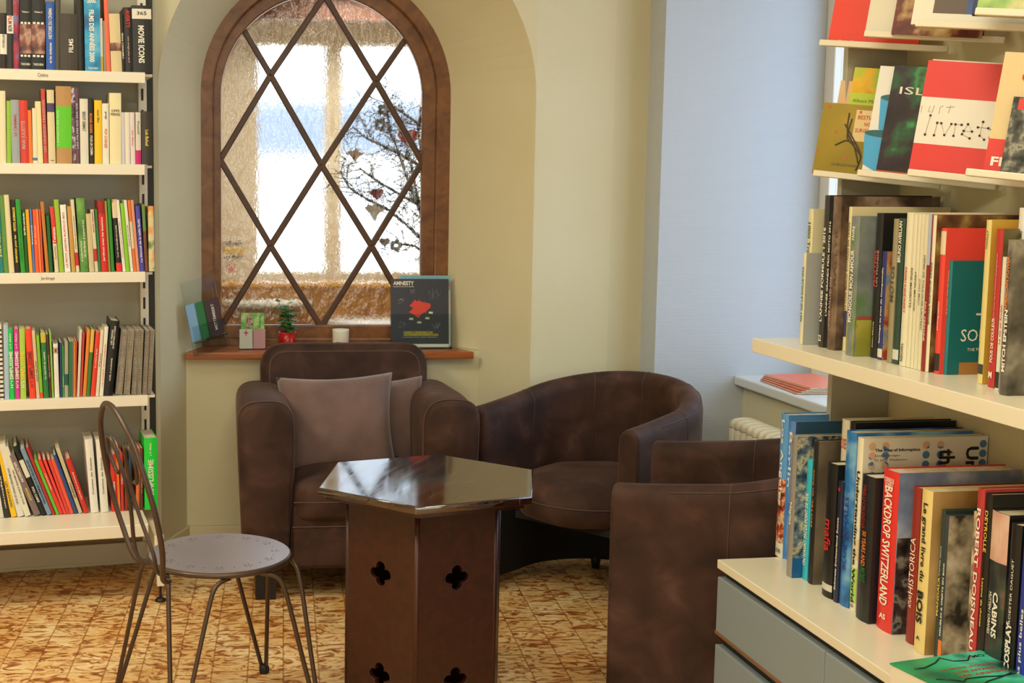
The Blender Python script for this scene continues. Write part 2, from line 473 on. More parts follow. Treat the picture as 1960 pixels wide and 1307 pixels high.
bf = MB()
for (x0, x1, z0, z1) in ((-1.6, -1.5, .5, 2.5), (1.1, 1.2, .5, 2.5), (-1.5, 1.1, .5, .6), (-1.5, 1.1, 2.4, 2.5)): bf.box(((x0 + x1) / 2, -2.86, (z0 + z1) / 2), (x1 - x0, .06, z1 - z0))
struct(bf.build('fill_light_frame', M_white))  # unseen frame added on the back wall around the fill light
# right-hand window: white frame, panes
wf = MB(); MM2 = frame_matrix(V((O2.x, O2.y, 0)), -D2, -N2, ZV)
def rect_frame(mb, u0, u1, z0, z1, v, w, t):
    for (a, b, c, d) in ((u0, u0 + w, z0, z1), (u1 - w, u1, z0, z1), (u0 + w, u1 - w, z0, z0 + w), (u0 + w, u1 - w, z1 - w, z1)):
        mb.box(((a + b) / 2, v, (c + d) / 2), (b - a, t, d - c), MM2, bevel=.004)
rect_frame(wf, uC, uW, SZ2, WZ1, vG + .03, .07, .06)
wf.box(((uC + uW) / 2, vG + .03, (SZ2 + WZ1) / 2), (.09, .06, WZ1 - SZ2 - .1), MM2, bevel=.004)
w2 = struct(wf.build('window_2', M_white))
M_pane = bpy.data.materials.new('clear_pane'); M_pane.use_nodes = True
t_ = M_pane.node_tree; t_.nodes.remove(t_.nodes['Principled BSDF'])
tr = t_.nodes.new('ShaderNodeBsdfTransparent'); gs = t_.nodes.new('ShaderNodeBsdfGlossy'); mx = t_.nodes.new('ShaderNodeMixShader')
gs.inputs['Roughness'].default_value = .02; mx.inputs[0].default_value = .06
t_.links.new(tr.outputs[0], mx.inputs[1]); t_.links.new(gs.outputs[0], mx.inputs[2]); t_.links.new(mx.outputs[0], t_.nodes['Material Output'].inputs[0])
wbox('pane', uC + .07, uW - .07, vG + .028, vG + .032, SZ2 + .07, WZ1 - .07, M_pane, w2)
# daylight of the street through that window
uM = (uC + uW) / 2; zM = (SZ2 + WZ1) / 2
lp = W2(uM, vG + .35, zM)
dl = lamp('window_daylight', 'AREA', lp, 11.5, (.30, .58, 1), 1.5, 1.7)
dl.matrix_world = frame_matrix(lp, D2, ZV, -N2)     # emits along -z = towards the room
# sill of the right-hand window
sb = MB(); sb.box(((uC + uW) / 2, (vC + vG) / 2 - .015, SZ2 - .018), (uW - uC, vG - vC + .05, .036), MM2, bevel=.006)
struct(sb.build('trim_1', mat('pale_sill', '#d9dde0', .35)))

# baseboards
def baseboard(name, a, b, h=.075, t=.015, inward=CEN):
    a, b = V((a[0], a[1], 0)), V((b[0], b[1], 0)); d = (b - a).normalized(); n = V((d.y, -d.x, 0))
    if n.dot(V((inward[0], inward[1], 0)) - (a + b) / 2) < 0: n = -n
    w = MB(); w.prism([a + n * .001, b + n * .001, b + n * .001 + ZV * h, a + n * .001 + ZV * h], n * t)
    return bevel_mod(struct(w.build(name, M_base)), .003, 2)
WLa, WLb = MW @ V((sl, 0, lw)), MW @ V((sr, 0, lw))
baseboard('baseboard_left', PL, WLa); baseboard('baseboard_back', WLa, WLb); baseboard('baseboard_right', WLb, PR)

# ------------------------------------------------------------------ arched window
def arch_px(xl, xr, cy, yb, off):
    (a, _), (b2, _), (_, z) = wall_px(xl, cy, off), wall_px(xr, cy, off), wall_px((xl + xr) / 2, cy, off)
    _, zb = wall_px((xl + xr) / 2, yb, off)
    return (a + b2) / 2, z, (b2 - a) / 2, zb
cI = arch_px(405, 839, 180, 650, 0); sI = arch_px(420, 811, 188, 624, -.05)
def arch_loop(t, n=48): return arch(t[0], t[1], t[2], t[3], n)
casing = flat('window_1', arch(FCX, FZ, FR, FB + .001, 48), [arch_loop(cI)], .05, M_frame, M=MW @ Matrix.Translation((0, 0, -.025)), bevel=.006)
struct(casing)
flat('sash', arch(cI[0], cI[1], cI[2] + .006, cI[3] - .006, 48), [arch_loop(sI)], .045, M_frame, casing, Matrix.Translation((0, 0, -.032)), bevel=.005)
M_glass = bpy.data.materials.new('wavy_old_glass'); M_glass.use_nodes = True
gt = M_glass.node_tree; gt.nodes.remove(gt.nodes['Principled BSDF'])
gtc = gt.nodes.new('ShaderNodeTexCoord'); gn = gt.nodes.new('ShaderNodeTexNoise'); gn.inputs['Scale'].default_value = 34; gn.inputs['Detail'].default_value = 3
gmp = gt.nodes.new('ShaderNodeMapping'); gmp.inputs['Scale'].default_value = (1, .55, 1)
gt.links.new(gtc.outputs['Object'], gmp.inputs['Vector']); gt.links.new(gmp.outputs[0], gn.inputs['Vector'])
gbp = gt.nodes.new('ShaderNodeBump'); gbp.inputs['Strength'].default_value = .8; gbp.inputs['Distance'].default_value = .009
gt.links.new(gn.outputs['Fac'], gbp.inputs['Height'])
gr = gt.nodes.new('ShaderNodeBsdfRefraction'); gr.inputs['IOR'].default_value = 1.12; gr.inputs['Roughness'].default_value = .0
gg = gt.nodes.new('ShaderNodeBsdfGlossy'); gg.inputs['Roughness'].default_value = .03
gtr = gt.nodes.new('ShaderNodeBsdfTransparent')
gt.links.new(gbp.outputs[0], gr.inputs['Normal']); gt.links.new(gbp.outputs[0], gg.inputs['Normal'])
g1 = gt.nodes.new('ShaderNodeMixShader'); g1.inputs[0].default_value = .12; g2 = gt.nodes.new('ShaderNodeMixShader'); g2.inputs[0].default_value = .05
gt.links.new(gr.outputs[0], g1.inputs[1]); gt.links.new(gtr.outputs[0], g1.inputs[2])
gt.links.new(g1.outputs[0], g2.inputs[1]); gt.links.new(gg.outputs[0], g2.inputs[2]); gt.links.new(g2.outputs[0], gt.nodes['Material Output'].inputs[0])
flat('pane', arch(sI[0], sI[1], sI[2] + .01, sI[3] - .01, 48), [], .004, M_glass, casing, Matrix.Translation((0, 0, -.068)))
def bar(p, q, k):
    (a, b2), (c, d) = wall_px(*p, -.05), wall_px(*q, -.05)
    A, B = V((a, b2, 0)), V((c, d, 0)); L = (B - A).length; t = (B - A).normalized()
    m = MB(); m.box((0, 0, 0), (L, .024, .026), bevel=.004)
    M = frame_matrix((A + B) / 2 + V((0, 0, -.050 - .0008 * (k % 3))), t, V((-t.y, t.x, 0)), (0, 0, 1))
    m.build('lattice_bar', M_bar, casing, M)
SEG = [((622, -10), (518, 143)), ((518, 143), (418, 311)), ((622, -10), (721, 155)), ((721, 155), (813, 317)), ((466, 55), (518, 143)), ((518, 143), (616, 316)), ((616, 316), (712, 471)), ((712, 471), (801, 628)),
       ((777, 74), (721, 155)), ((721, 155), (616, 316)), ((616, 316), (518, 471)), ((518, 471), (424, 626)), ((418, 300), (518, 471)), ((518, 471), (617, 630)), ((813, 305), (712, 471)), ((712, 471), (613, 630))]
for k, (p, q) in enumerate(SEG): bar(p, q, k)

# wooden sill board
s0, _ = wall_px(355, 682, lw + .05); s1, _ = wall_px(907, 680, lw + .05)
sm = MB()
sm.prism([(s0, ZS - .028, lw + .055), (s1, ZS - .028, lw + .055), (s1 - .02, ZS - .028, lw - .01), (inner[-1][0] - .004, ZS - .028, .001), (inner[0][0] + .004, ZS - .028, .001), (s0 + .012, ZS - .028, lw - .01)], (0, .028, 0))
o = sm.build('trim_2', M_sill); o.matrix_world = MW; struct(o); bevel_mod(o, .004, 2)

# ------------------------------------------------------------------ the porch behind the arched window, the street beyond
def at_depth(px, py, dep): return at_plane(px, py, F0 - N3 * dep, N3)
def PD(s, z, dep): return MW @ V((s, z, -dep))
M_porch = noise_mat('beige_porch_plaster', [(.3, '#e2d2b4'), (.7, '#ece0c8')], 4, 3, .8)
PDp = 1.30
def sz(px, py, dep):
    P = at_depth(px, py, dep); return (P - F0).dot(D3), P.z
wl, wt = sz(494, 84, PDp); wm0, _ = sz(624, 84, PDp); wm1, _ = sz(655, 84, PDp); wr, wb = sz(806, 522, PDp)
def pbox(name, s0_, s1_, z0, z1, d0, d1_, m, parent=None):
    b = MB(); b.box(((s0_ + s1_) / 2, (z0 + z1) / 2, -(d0 + d1_) / 2), (s1_ - s0_, z1 - z0, abs(d1_ - d0)), MW); return b.build(name, m, parent)
pl_, _ = sz(418, 300, .1); 
for nm, a in (('wall_porch_left', (-1.35, wl, 0, 2.9, PDp, PDp + .12)), ('wall_porch_right', (wr, 1.5, 0, 2.9, PDp, PDp + .12)), ('wall_porch_mullion', (wm0, wm1, wb, wt, PDp, PDp + .12)),
              ('wall_porch_above', (wl, wr, wt, 2.9, PDp, PDp + .12)), ('wall_porch_below', (wl, wr, 0, wb, PDp, PDp + .12)),
              ('wall_porch_side_left', (-.98, -.90, 0, 2.9, .2, PDp)), ('wall_porch_side_right', (.95, 1.05, 0, 2.9, .2, PDp))):
    struct(pbox(nm, *a, M_porch))
# masonry around the arched opening on the porch side keeps the niche closed
struct(pbox('wall_porch_inner_left', -1.4, FCX - FR + .01, 0, 2.9, .09, .20, M_wall)); struct(pbox('wall_porch_inner_right', FCX + FR - .01, 1.5, 0, 2.9, .09, .20, M_wall))
struct(pbox('wall_porch_inner_below', FCX - FR, FCX + FR, 0, FB + .03, .09, .20, M_wall))
hd = MB(); ao = arch(FCX, FZ, FR - .01, FB, 40)
for i in range(1, len(ao) - 2):
    a, b2 = ao[i], ao[i + 1]
    hd.prism([(a[0], a[1], -.09), (b2[0], b2[1], -.09), (b2[0], 2.9, -.09), (a[0], 2.9, -.09)], (0, 0, -.11))
o = hd.build('wall_porch_inner_above', M_wall); o.matrix_world = MW; struct(o)
struct(pbox('ceiling_porch', -1.4, 1.5, 2.32, 2.40, .2, PDp, wood('porch_ceiling_wood', '#6c3c20', '#84502e', .5)))
_, zbrown = sz(620, 38, .9)
struct(pbox('trim_3', -.90, .95, zbrown, zbrown + .3, .88, .93, wood('porch_beam_wood', '#5c3018', '#744222', .5)))
# bench board and white tops under the far window
M_pine = wood('orange_pine', '#a86c2c', '#d09a4c', .4, (1, 6, 6), 3)
_, bz1 = sz(620, 549, 1.0)
bench = empty('wooden_bench', PD(0, 0, 1.05), 'orange pine bench panel under the bright porch window', 'bench')
IM = bench.matrix_world.inverted()
def pboxl(name, root, a, m, bev=.004):
    s0_, s1_, z0, z1, d0, d1_ = a; b = MB(); b.box(((s0_ + s1_) / 2, (z0 + z1) / 2, -(d0 + d1_) / 2), (s1_ - s0_, z1 - z0, abs(d1_ - d0)), MW)
    bmesh.ops.transform(b.b, matrix=root.matrix_world.inverted(), verts=b.b.verts)
    return bevel_mod(b.build(name, m, root), bev, 2)
pboxl('back_panel', bench, (-.88, .93, .02, bz1, 1.02, 1.06), M_pine)
pboxl('top_rail', bench, (-.89, .94, bz1, bz1 + .02, .98, 1.10), mat('lit_lip_yellow', '#e0a648', .3))  # light catching the top lip is put into its yellow colour
for sx_ in (-.7, -.35, 0, .35, .7): pboxl('batten', bench, (sx_, sx_ + .03, .02, bz1 - .002, 1.0, 1.0195), M_pine)
for (px_, py_, dep, r_, z_) in ((505, 570, .62, .235, .87), (735, 609, .50, .28, .79)):
    P = at_z(px_, py_, z_)
    tb = empty('round_table', V((P.x, P.y, .0)), 'round white porch table seen through the glass, ' + ('near the plant' if px_ < 600 else 'near the magazine stand'), 'table')
    m = MB(); m.lathe([(0, z_ - .025), (r_, z_ - .025), (r_ + .004, z_ - .012), (r_, z_), (0, z_)], 40); m.build('tabletop', mat('white_table_laminate', '#f6f4ee', .06, 0, .8), tb)
    m = MB(); m.lathe([(0, 0.0), (.18, 0.0), (.18, .012), (.025, .03), (.025, z_ - .026), (0, z_ - .026)], 24); m.build('pedestal', M_pine, tb)
# poster on the porch wall
P0 = at_depth(426, 456, PDp - .005); P1 = at_depth(467, 540, PDp - .005)
pw, ph = (P1 - P0).dot(D3), P0.z - P1.z
pc = empty('poster', frame_matrix((P0 + P1) / 2 + N3 * .004, D3, ZV, N3), 'small poster with yellow band and red square on the porch wall behind the window', 'poster')
m = MB(); m.box((0, 0, 0), (pw, ph, .003)); m.build('sheet', mat('poster_paper', '#e9ddc6', .6), pc)
m = MB(); m.box((0, ph * .22, .003), (pw * .9, ph * .13, .002)); m.build('yellow_band', mat('poster_yellow', '#e2b93a', .6), pc)
m = MB(); m.box((-pw * .1, -ph * .18, .003), (pw * .35, ph * .15, .002)); m.build('red_square', mat('poster_red', '#c0392f', .6), pc)
m = MB(); m.box((0, ph * .38, .003), (pw * .8, ph * .05, .002)); m.box((0, ph * .08, .003), (pw * .8, ph * .05, .002)); m.build('dark_lettering', mat('poster_ink', '#3c3a38', .6), pc)
# street
gd = MB(); gd.box((0, 26, -.15), (70, 37.0, .1)); struct(gd.build('floor_street', mat('bright_paving', '#e8e6e0', .8)))
bl = empty('house', (0, 16, -.1), 'pale house with slate roof across the street, seen through the arched window', 'house')
m = MB(); m.box((-1, 3.0, .925), (22, 6, 1.85)); m.build('facade', mat('white_render', '#f4f1ea', .8), bl)
m = MB(); m.prism([(-12.4, -.3, 1.85), (-12.4, 6.3, 1.85), (-12.4, 3.0, 2.62)], (23, 0, 0)); m.build('roof', mat('slate', '#667384', .7), bl)
for xx in (-6, -3, 0, 3): 
    m = MB(); m.box((xx, -.02, 1.0), (1.0, .06, 1.0)); m.build('window', mat('far_window_grey', '#cfd6dc', .3), bl)

# decorative branch with hanging ornaments, behind the glass
M_twig = mat('dark_twig', '#2e2a28', .8)
br_root = empty('decorative_branch', at_depth(812, 505, .34), 'bare dark branch behind the right half of the arched window', 'branch')
rng = random.Random(11)
tw = MB(); IB = br_root.matrix_world.inverted()
def twig(P, d, L, r, lv):
    pts = [P]; n = 4; dd = d.copy()
    for i in range(n):
        dd = (dd + (D3 * rng.uniform(-.38, .38) + ZV * rng.uniform(-.34, .38) + N3 * rng.uniform(-.12, .12))).normalized()
        pts.append(pts[-1] + dd * L / n)
    rr = [r * (1 - .16 * i) for i in range(n + 1)]
    tw.tube([IB @ p for p in pts], rr, 4)
    if lv > 0:
        for i in range(1, n + 1):
            for _ in range(1 + (rng.random() < .7)):
                a = rng.choice((-1, 1)) * rng.uniform(.5, 1.1)
                d2 = (Matrix.Rotation(a, 3, N3) @ dd).normalized()
                twig(pts[i], d2, L * rng.uniform(.4, .62), r * .62, lv - 1)
BR = [[(845, 500), (790, 440), (745, 402), (700, 380), (668, 358), (652, 328)], [(845, 430), (800, 392), (765, 372), (720, 345), (688, 322)], [(845, 340), (795, 312), (750, 287), (700, 264), (674, 242)],
      [(810, 420), (778, 335), (760, 282), (746, 250), (742, 214), (736, 195)], [(845, 270), (800, 236), (772, 216), (748, 200)], [(845, 520), (812, 432), (796, 362), (782, 292), (768, 244)], [(845, 512), (795, 472), (750, 463)],
      [(850, 480), (820, 400), (812, 320), (800, 250), (806, 205)]]
for bi, pts in enumerate(BR):
    W_ = [at_depth(x, y, .34 + .05 * math.sin(bi * 2.1 + i)) for i, (x, y) in enumerate(pts)]
    tw.tube([IB @ p for p in W_], [.0085 - .0055 * i / len(W_) for i in range(len(W_))], 5)
    for i in range(len(W_) - 1):
        for t in (.15, .4, .65, .9):
            P = W_[i].lerp(W_[i + 1], t); d = (W_[i + 1] - W_[i]).normalized()
            d = (Matrix.Rotation(rng.choice((-1, 1)) * rng.uniform(.4, 1.0), 3, N3) @ d).normalized()
            twig(P, d, rng.uniform(.06, .12), .0032, 1)
tw.build('twigs', M_twig, br_root)
def petals(px, py, r, m, label, n=5, name='flower_ornament'):
    P = at_depth(px, py, .30); M = frame_matrix(P, D3, ZV, N3)
    root = empty(name, M, label, 'ornament')
    o = []
    N_ = 60
    for i in range(N_):
        a = 2 * PI * i / N_; rr = r * (.72 + .34 * abs(math.cos(a * n / 2)))
        o.append((rr * math.cos(a), rr * math.sin(a)))
    h = [(r * .3 * math.cos(2 * PI * i / 16), r * .3 * math.sin(2 * PI * i / 16)) for i in range(16)]
    flat('petals', o, [h], .004, m, root)
    t = MB(); t.tube([(0, r * .85, 0), (0, r + .03, 0)], .0008, 4); t.build('thread', M_twig, root)
M_felt = mat('grey_felt', '#5c5a58', .9); M_redfelt = mat('red_felt', '#a8342c', .9); M_magf = mat('wine_felt', '#8c2547', .9); M_ofelt = mat('ochre_felt', '#a87c48', .9); M_wfelt = mat('pale_felt', '#b5aea6', .9)
petals(735, 210, .028, M_felt, 'grey felt flower hanging highest on the dark branch')
petals(728, 239, .028, M_felt, 'grey felt flower hanging second highest, left edge of the branch')
petals(758, 470, .026, M_felt, 'grey felt flower low on the branch above the magazine')
def blob(px, py, r, m, label, shape='heart'):
    P = at_depth(px, py, .31); root = empty('ornament', frame_matrix(P, D3, ZV, N3), label, 'ornament')
    if shape == 'heart': o = [(r * .062 * 16 * math.sin(t) ** 3, r * .062 * (13 * math.cos(t) - 5 * math.cos(2 * t) - 2 * math.cos(3 * t) - math.cos(4 * t))) for t in [2 * PI * i / 40 for i in range(40)]]
    else: o = [(x * r, y * r) for x, y in ((-1.1, .35), (-.7, .65), (-.3, .5), (.2, .95), (.45, .4), (1.2, .1), (.7, -.15), (.3, -.5), (.05, -1.2), (-.35, -.55), (-.75, -.05))]
    flat('felt_shape', o, [], .006, m, root, bevel=.001)
    t = MB(); t.tube([(0, r * .6, 0), (0, r + .03, 0)], .0008, 4); t.build('thread', M_twig, root)
blob(780, 262, .042, M_redfelt, 'large red heart ornament near the right edge of the arched window')
blob(722, 371, .028, M_magf, 'wine red heart ornament in the middle of the branch')
blob(680, 296, .030, M_ofelt, 'ochre bird ornament at the left tips of the branch', 'bird')
blob(717, 403, .038, M_wfelt, 'pale grey bird ornament below the wine red heart', 'bird')
blob(736, 463, .022, M_felt, 'small dark heart ornament low on the branch')

# ------------------------------------------------------------------ things on the window sill
def thin_clear(name, tint='#f2f6f6', f=.10):
    m = bpy.data.materials.new(name); m.use_nodes = True; t = m.node_tree; t.nodes.remove(t.nodes['Principled BSDF'])
    a = t.nodes.new('ShaderNodeBsdfTransparent'); a.inputs[0].default_value = lin(tint)
    g = t.nodes.new('ShaderNodeBsdfGlossy'); g.inputs['Roughness'].default_value = .06
    fr = t.nodes.new('ShaderNodeLayerWeight'); fr.inputs['Blend'].default_value = .12
    ad = t.nodes.new('ShaderNodeMath'); ad.operation = 'ADD'; ad.inputs[1].default_value = f * .4
    mx = t.nodes.new('ShaderNodeMixShader'); t.links.new(fr.outputs['Fresnel'], ad.inputs[0]); t.links.new(ad.outputs[0], mx.inputs[0])
    t.links.new(a.outputs[0], mx.inputs[1]); t.links.new(g.outputs[0], mx.inputs[2]); t.links.new(mx.outputs[0], t.nodes['Material Output'].inputs[0])
    return m
M_acr = thin_clear('clear_acrylic', f=.0)
def sill_pt(px, py): return at_z(px, py, ZS)
def sill_frame(px, py, yaw=0):
    P = sill_pt(px, py); a = A3 + yaw; x = V((math.cos(a), math.sin(a), 0)); y = V((-math.sin(a), math.cos(a), 0)); return frame_matrix(P + ZV * .001, x, y, ZV), P
KPX = lambda P: P.y / FPX     # metres for one pixel at that distance
# magazine in its stand
M, P = sill_frame(806, 667, 0); k = KPX(P)
hold = empty('magazine_stand', M, 'clear acrylic stand holding the dark blue magazine on the sill', 'holder')
tilt = Matrix.Rotation(math.radians(-8), 4, 'X')
w, h = 112 * k, 134 * k
m = MB()
m.box((0, .03, h * .42), (w + .012, .003, h * .86), tilt); m.box((0, -.004, h * .25), (w + .012, .002, h * .48), tilt)
m.box((0, .02, .0015), (w + .012, .075, .003)); m.box((-w / 2 - .006, .013, h * .25), (.002, .034, h * .48), tilt); m.box((w / 2 + .006, .013, h * .25), (.002, .034, h * .48), tilt)
m.build('acrylic_body', M_acr, hold)
def magazine(M, w, h, m, label, name='magazine', th=.006):
    r = empty(name, M, label, name); b = MB(); b.box((0, th / 2, h / 2), (w, th * .5, h)); b.build('pages', M_paper, r)
    b = MB(); b.box((0, .0008, h / 2), (w + .001, .0012, h + .001)); b.build('front_cover', m, r)
    return r
mg = magazine(M @ tilt @ Matrix.Translation((-.004, .004, .004)), w, h * .985, mat('navy_cover', '#2c3040', .4), 'dark blue magazine with a red figure on its cover, in the stand on the sill')
FT = Matrix.Rotation(PI / 2, 4, 'X')
def tx(x, y): return Matrix.Translation((x, -.001, y)) @ FT
text(mg, 'AMNESTY', w * .36, h * .06, tx(-w * .28, h * .925), 'w', bold=.03)
text(mg, 'LE MAGAZINE DES DROITS HUMAINS', w * .36, h * .014, tx(-w * .28, h * .875), 'w')
redm = mat('cover_red', '#d8402c', .5)
rng = random.Random(5)
o = [(math.cos(2 * PI * i / 26) * w * .19 * rng.uniform(.6, 1.15), math.sin(2 * PI * i / 26) * h * .13 * rng.uniform(.55, 1.15)) for i in range(26)]
flat('red_figure', o, [], .0006, redm, mg, Matrix.Translation((w * .0, -.0012, h * .57)) @ FT)
for (x, y) in ((-.02, .36), (.12, .42), (.18, .5), (-.16, .41)):
    flat('paper_scrap', [(-.03 * w, -.012 * h), (.04 * w, -.018 * h), (.05 * w, .012 * h), (-.02 * w, .016 * h)], [], .0006, mat('scrap', '#d9d4a8', .6), mg, Matrix.Translation((w * x, -.0014, h * y)) @ FT)
yl = MB(); yl.box((-.03 * w, -.0012, h * .215), (w * .5, .0006, h * .03)); yl.box((.02 * w, -.0012, h * .18), (w * .6, .0006, h * .03)); yl.build('yellow_bar', mat('cover_yellow', '#c9b83a', .6), mg)
text(mg, 'DES HOMMES ET DES FEMMES', w * .48, h * .018, tx(-.03 * w, h * .215).copy() @ Matrix.Translation((0, 0, .0008)), 'k')
text(mg, 'DEBOUT POUR LA LIBERTE', w * .58, h * .018, tx(.02 * w, h * .18).copy() @ Matrix.Translation((0, 0, .0008)), 'k')
text(mg, 'en prison pour leurs opinions', w * .6, h * .012, tx(.0 * w, h * .145), 'w')
wb_ = MB(); wb_.box((0, -.0011, h * .026), (w, .0006, h * .045)); wb_.build('white_strip', mat('strip_white', '#e8e6de', .5), mg)
sk = MB()
for (cx_, cy_, s_) in ((-.12, .8, .05), (.25, .76, .11), (-.33, .66, .07), (-.3, .33, .08), (.28, .3, .08)):
    for _ in range(7):
        pts = [((cx_ + rng.uniform(-s_, s_)) * w, -.0016, (cy_ + rng.uniform(-s_, s_) * .8) * h) for _ in range(3)]
        sk.tube(pts, .0005, 3)
sk.build('white_sketches', mat('sketch_white', '#b8bcc8', .6), mg)
m2 = magazine(M @ tilt @ Matrix.Translation((.020, .016, .006)), w * .88, h * 1.03, noise_mat('blue_beach_cover', [(.4, '#6fa6c4'), (.6, '#86b6cc')], 3), 'pale blue topped magazine standing behind the dark blue one')
b = MB(); b.box((0, .0002, h * .42), (w * .87, .0006, h * .80)); b.build('white_lower_cover', mat('cream_cover', '#d8d4c0', .5), m2)
b = MB(); b.box((w * .2, .0, h * .9), (w * .47, .0008, h * .05)); b.build('orange_strip', mat('coral', '#cf7a58', .5), m2)
# candle glass
M, P = sill_frame(652, 666); k = KPX(P)
cd = empty('candle', M, 'white candle in a frosted glass on the wooden sill', 'candle')
m = MB(); r = 16 * k; h = 36 * k; m.lathe([(0, 0), (r * .92, 0), (r * .97, .004), (r, h * .9), (r, h), (r - .003, h), (r - .003, h * .8), (0, h * .8)], 32)
m.build('frosted_glass', mat('frosted_white', '#e6e2d4', .35, 0, .5, Subsurface_Weight=.3), cd)
m = MB(); m.lathe([(0, h * .8 + .0005), (r - .0035, h * .8 + .0005), (r - .0035, h * .82), (0, h * .82)], 24); m.build('wax', mat('wax', '#f2efe4', .5), cd)
m = MB(); m.tube([(0, 0, h * .82), (.001, 0, h * .82 + .01)], .0009, 5); m.build('wick', M_black, cd)
text(cd, 'relax', .02, .006, Matrix.Translation((-r * .35, -r * .985, h * .35)) @ FT, 'd', 'lettering')
# potted plant
M, P = sill_frame(550, 664); k = KPX(P)
pp = empty('potted_plant', M, 'small green potted plant in a red pot on the sill', 'plant')
r = 18 * k; h = 29 * k
m = MB(); m.lathe([(0, 0), (r * .78, 0), (r * .8, .003), (r * .98, h), (r * .9, h), (r * .85, h * .8), (0, h * .8)], 28); m.build('pot', mat('red_glazed_pot', '#b3131a', .25), pp)
m = MB(); m.lathe([(0, h * .86), (r * .86, h * .86), (r * .84, h * .8), (0, h * .8)], 20); m.build('soil', mat('soil', '#3a281c', .9), pp)
rng = random.Random(3); lf = MB(); st = MB()
def leaf(P, d, L, wd):
    d = d.normalized(); s_ = d.cross(ZV)
    if s_.length < .1: s_ = V((1, 0, 0))
    s_.normalize(); nn = s_.cross(d)
    c = [P, P + d * L * .25 + s_ * wd * .8 - nn * .002, P + d * L * .6 + s_ * wd - nn * .003, P + d * L - nn * .006, P + d * L * .6 - s_ * wd - nn * .003, P + d * L * .25 - s_ * wd * .8 - nn * .002]
    mid1, mid2 = P + d * L * .25 + nn * .001, P + d * L * .6 + nn * .001
    q = [lf.b.verts.new(x) for x in c + [mid1, mid2]]
    for f in ((0, 1, 6), (1, 2, 7, 6), (2, 3, 7), (3, 4, 7), (4, 5, 6, 7), (5, 0, 6)): lf.b.faces.new([q[i] for i in f]).smooth = True
for si in range(6):
    a = si * 1.05; top = V((.034 * math.cos(a), .022 * math.sin(a), h + (.095 + .045 * (si % 3 == 0)) - .02 * (si % 2)))
    if si == 0: top = V((.002, 0, h + .115))
    base = V((.004 * math.cos(a), .004 * math.sin(a), h * .85))
    st.tube([base, base.lerp(top, .5) + V((.004, 0, 0)), top], .0013, 5)
    for j in range(11):
        t = .25 + .75 * j / 10; P_ = base.lerp(top, t); aa = j * 2.4 + si
        leaf(P_, V((math.cos(aa), math.sin(aa), rng.uniform(-.35, .55))), rng.uniform(.028, .040), rng.uniform(.010, .015))
lf.build('leaves', noise_mat('plant_green', [(.3, '#1f5222'), (.7, '#3f8a3a')], 30, 2, .5), pp, recalc=False); st.build('stems', mat('stem_green', '#4c7a34', .6), pp)
# small leaflet stand (pink and white cards)
M, P = sill_frame(483, 669, .03); k = KPX(P); w, h = 50 * k, 80 * k
ls = empty('leaflet_stand', M, 'small clear stand of pink and white leaflets left of the plant', 'holder')
tilt = Matrix.Rotation(math.radians(-7), 4, 'X')
m = MB(); m.box((0, .016, h * .5), (w + .006, .002, h * 1.2), tilt); m.box((0, -.002, h * .25), (w + .006, .0015, h * .5), tilt); m.box((0, .015, .001), (w + .006, .04, .002)); m.build('acrylic_body', M_acr, ls)
def card(M, w, h, m, label): 
    r = empty('leaflet', M, label, 'leaflet', 'leaflets in clear stands'); b = MB(); b.box((0, 0, h / 2), (w, .0012, h)); b.build('sheet', m, r); return r
c1 = card(M @ tilt @ Matrix.Translation((-w * .24, .003, .003)), w * .50, h * .47, mat('leaf_white', '#e8e0d2', .5), 'white leaflet with a red cross mark, in the small clear stand')
text(c1, '+', .016, .022, tx(0, h * .38) @ Matrix.Translation((0, 0, .0002)), 'r', 'red_mark', .02)
card(M @ tilt @ Matrix.Translation((w * .27, .003, .003)), w * .46, h * .47, mat('leaf_pink', '#e09aa0', .5), 'pink leaflet beside the white one in the small clear stand')
c3 = card(M @ tilt @ Matrix.Translation((.002, .010, h * .46)), w * .9, h * .42, noise_mat('leaf_green', [(.35, '#4f9a48'), (.5, '#8cc060'), (.65, '#c8d8a8')], 26), 'green picture leaflet standing at the back of the small stand')
b = MB(); b.box((-w * .12, -.001, h * .2), (w * .28, .001, h * .3)); b.build('castle_picture', noise_mat('castle', [(.4, '#5b5048'), (.55, '#b9a78e'), (.65, '#8a3a2c')], 60), c3)
text(c3, 'Vivarte', h * .3, .010, Matrix.Translation((w * .27, -.0012, h * .2)) @ FT @ Matrix.Rotation(PI / 2, 4, 'Z'), 'g', 'lettering')
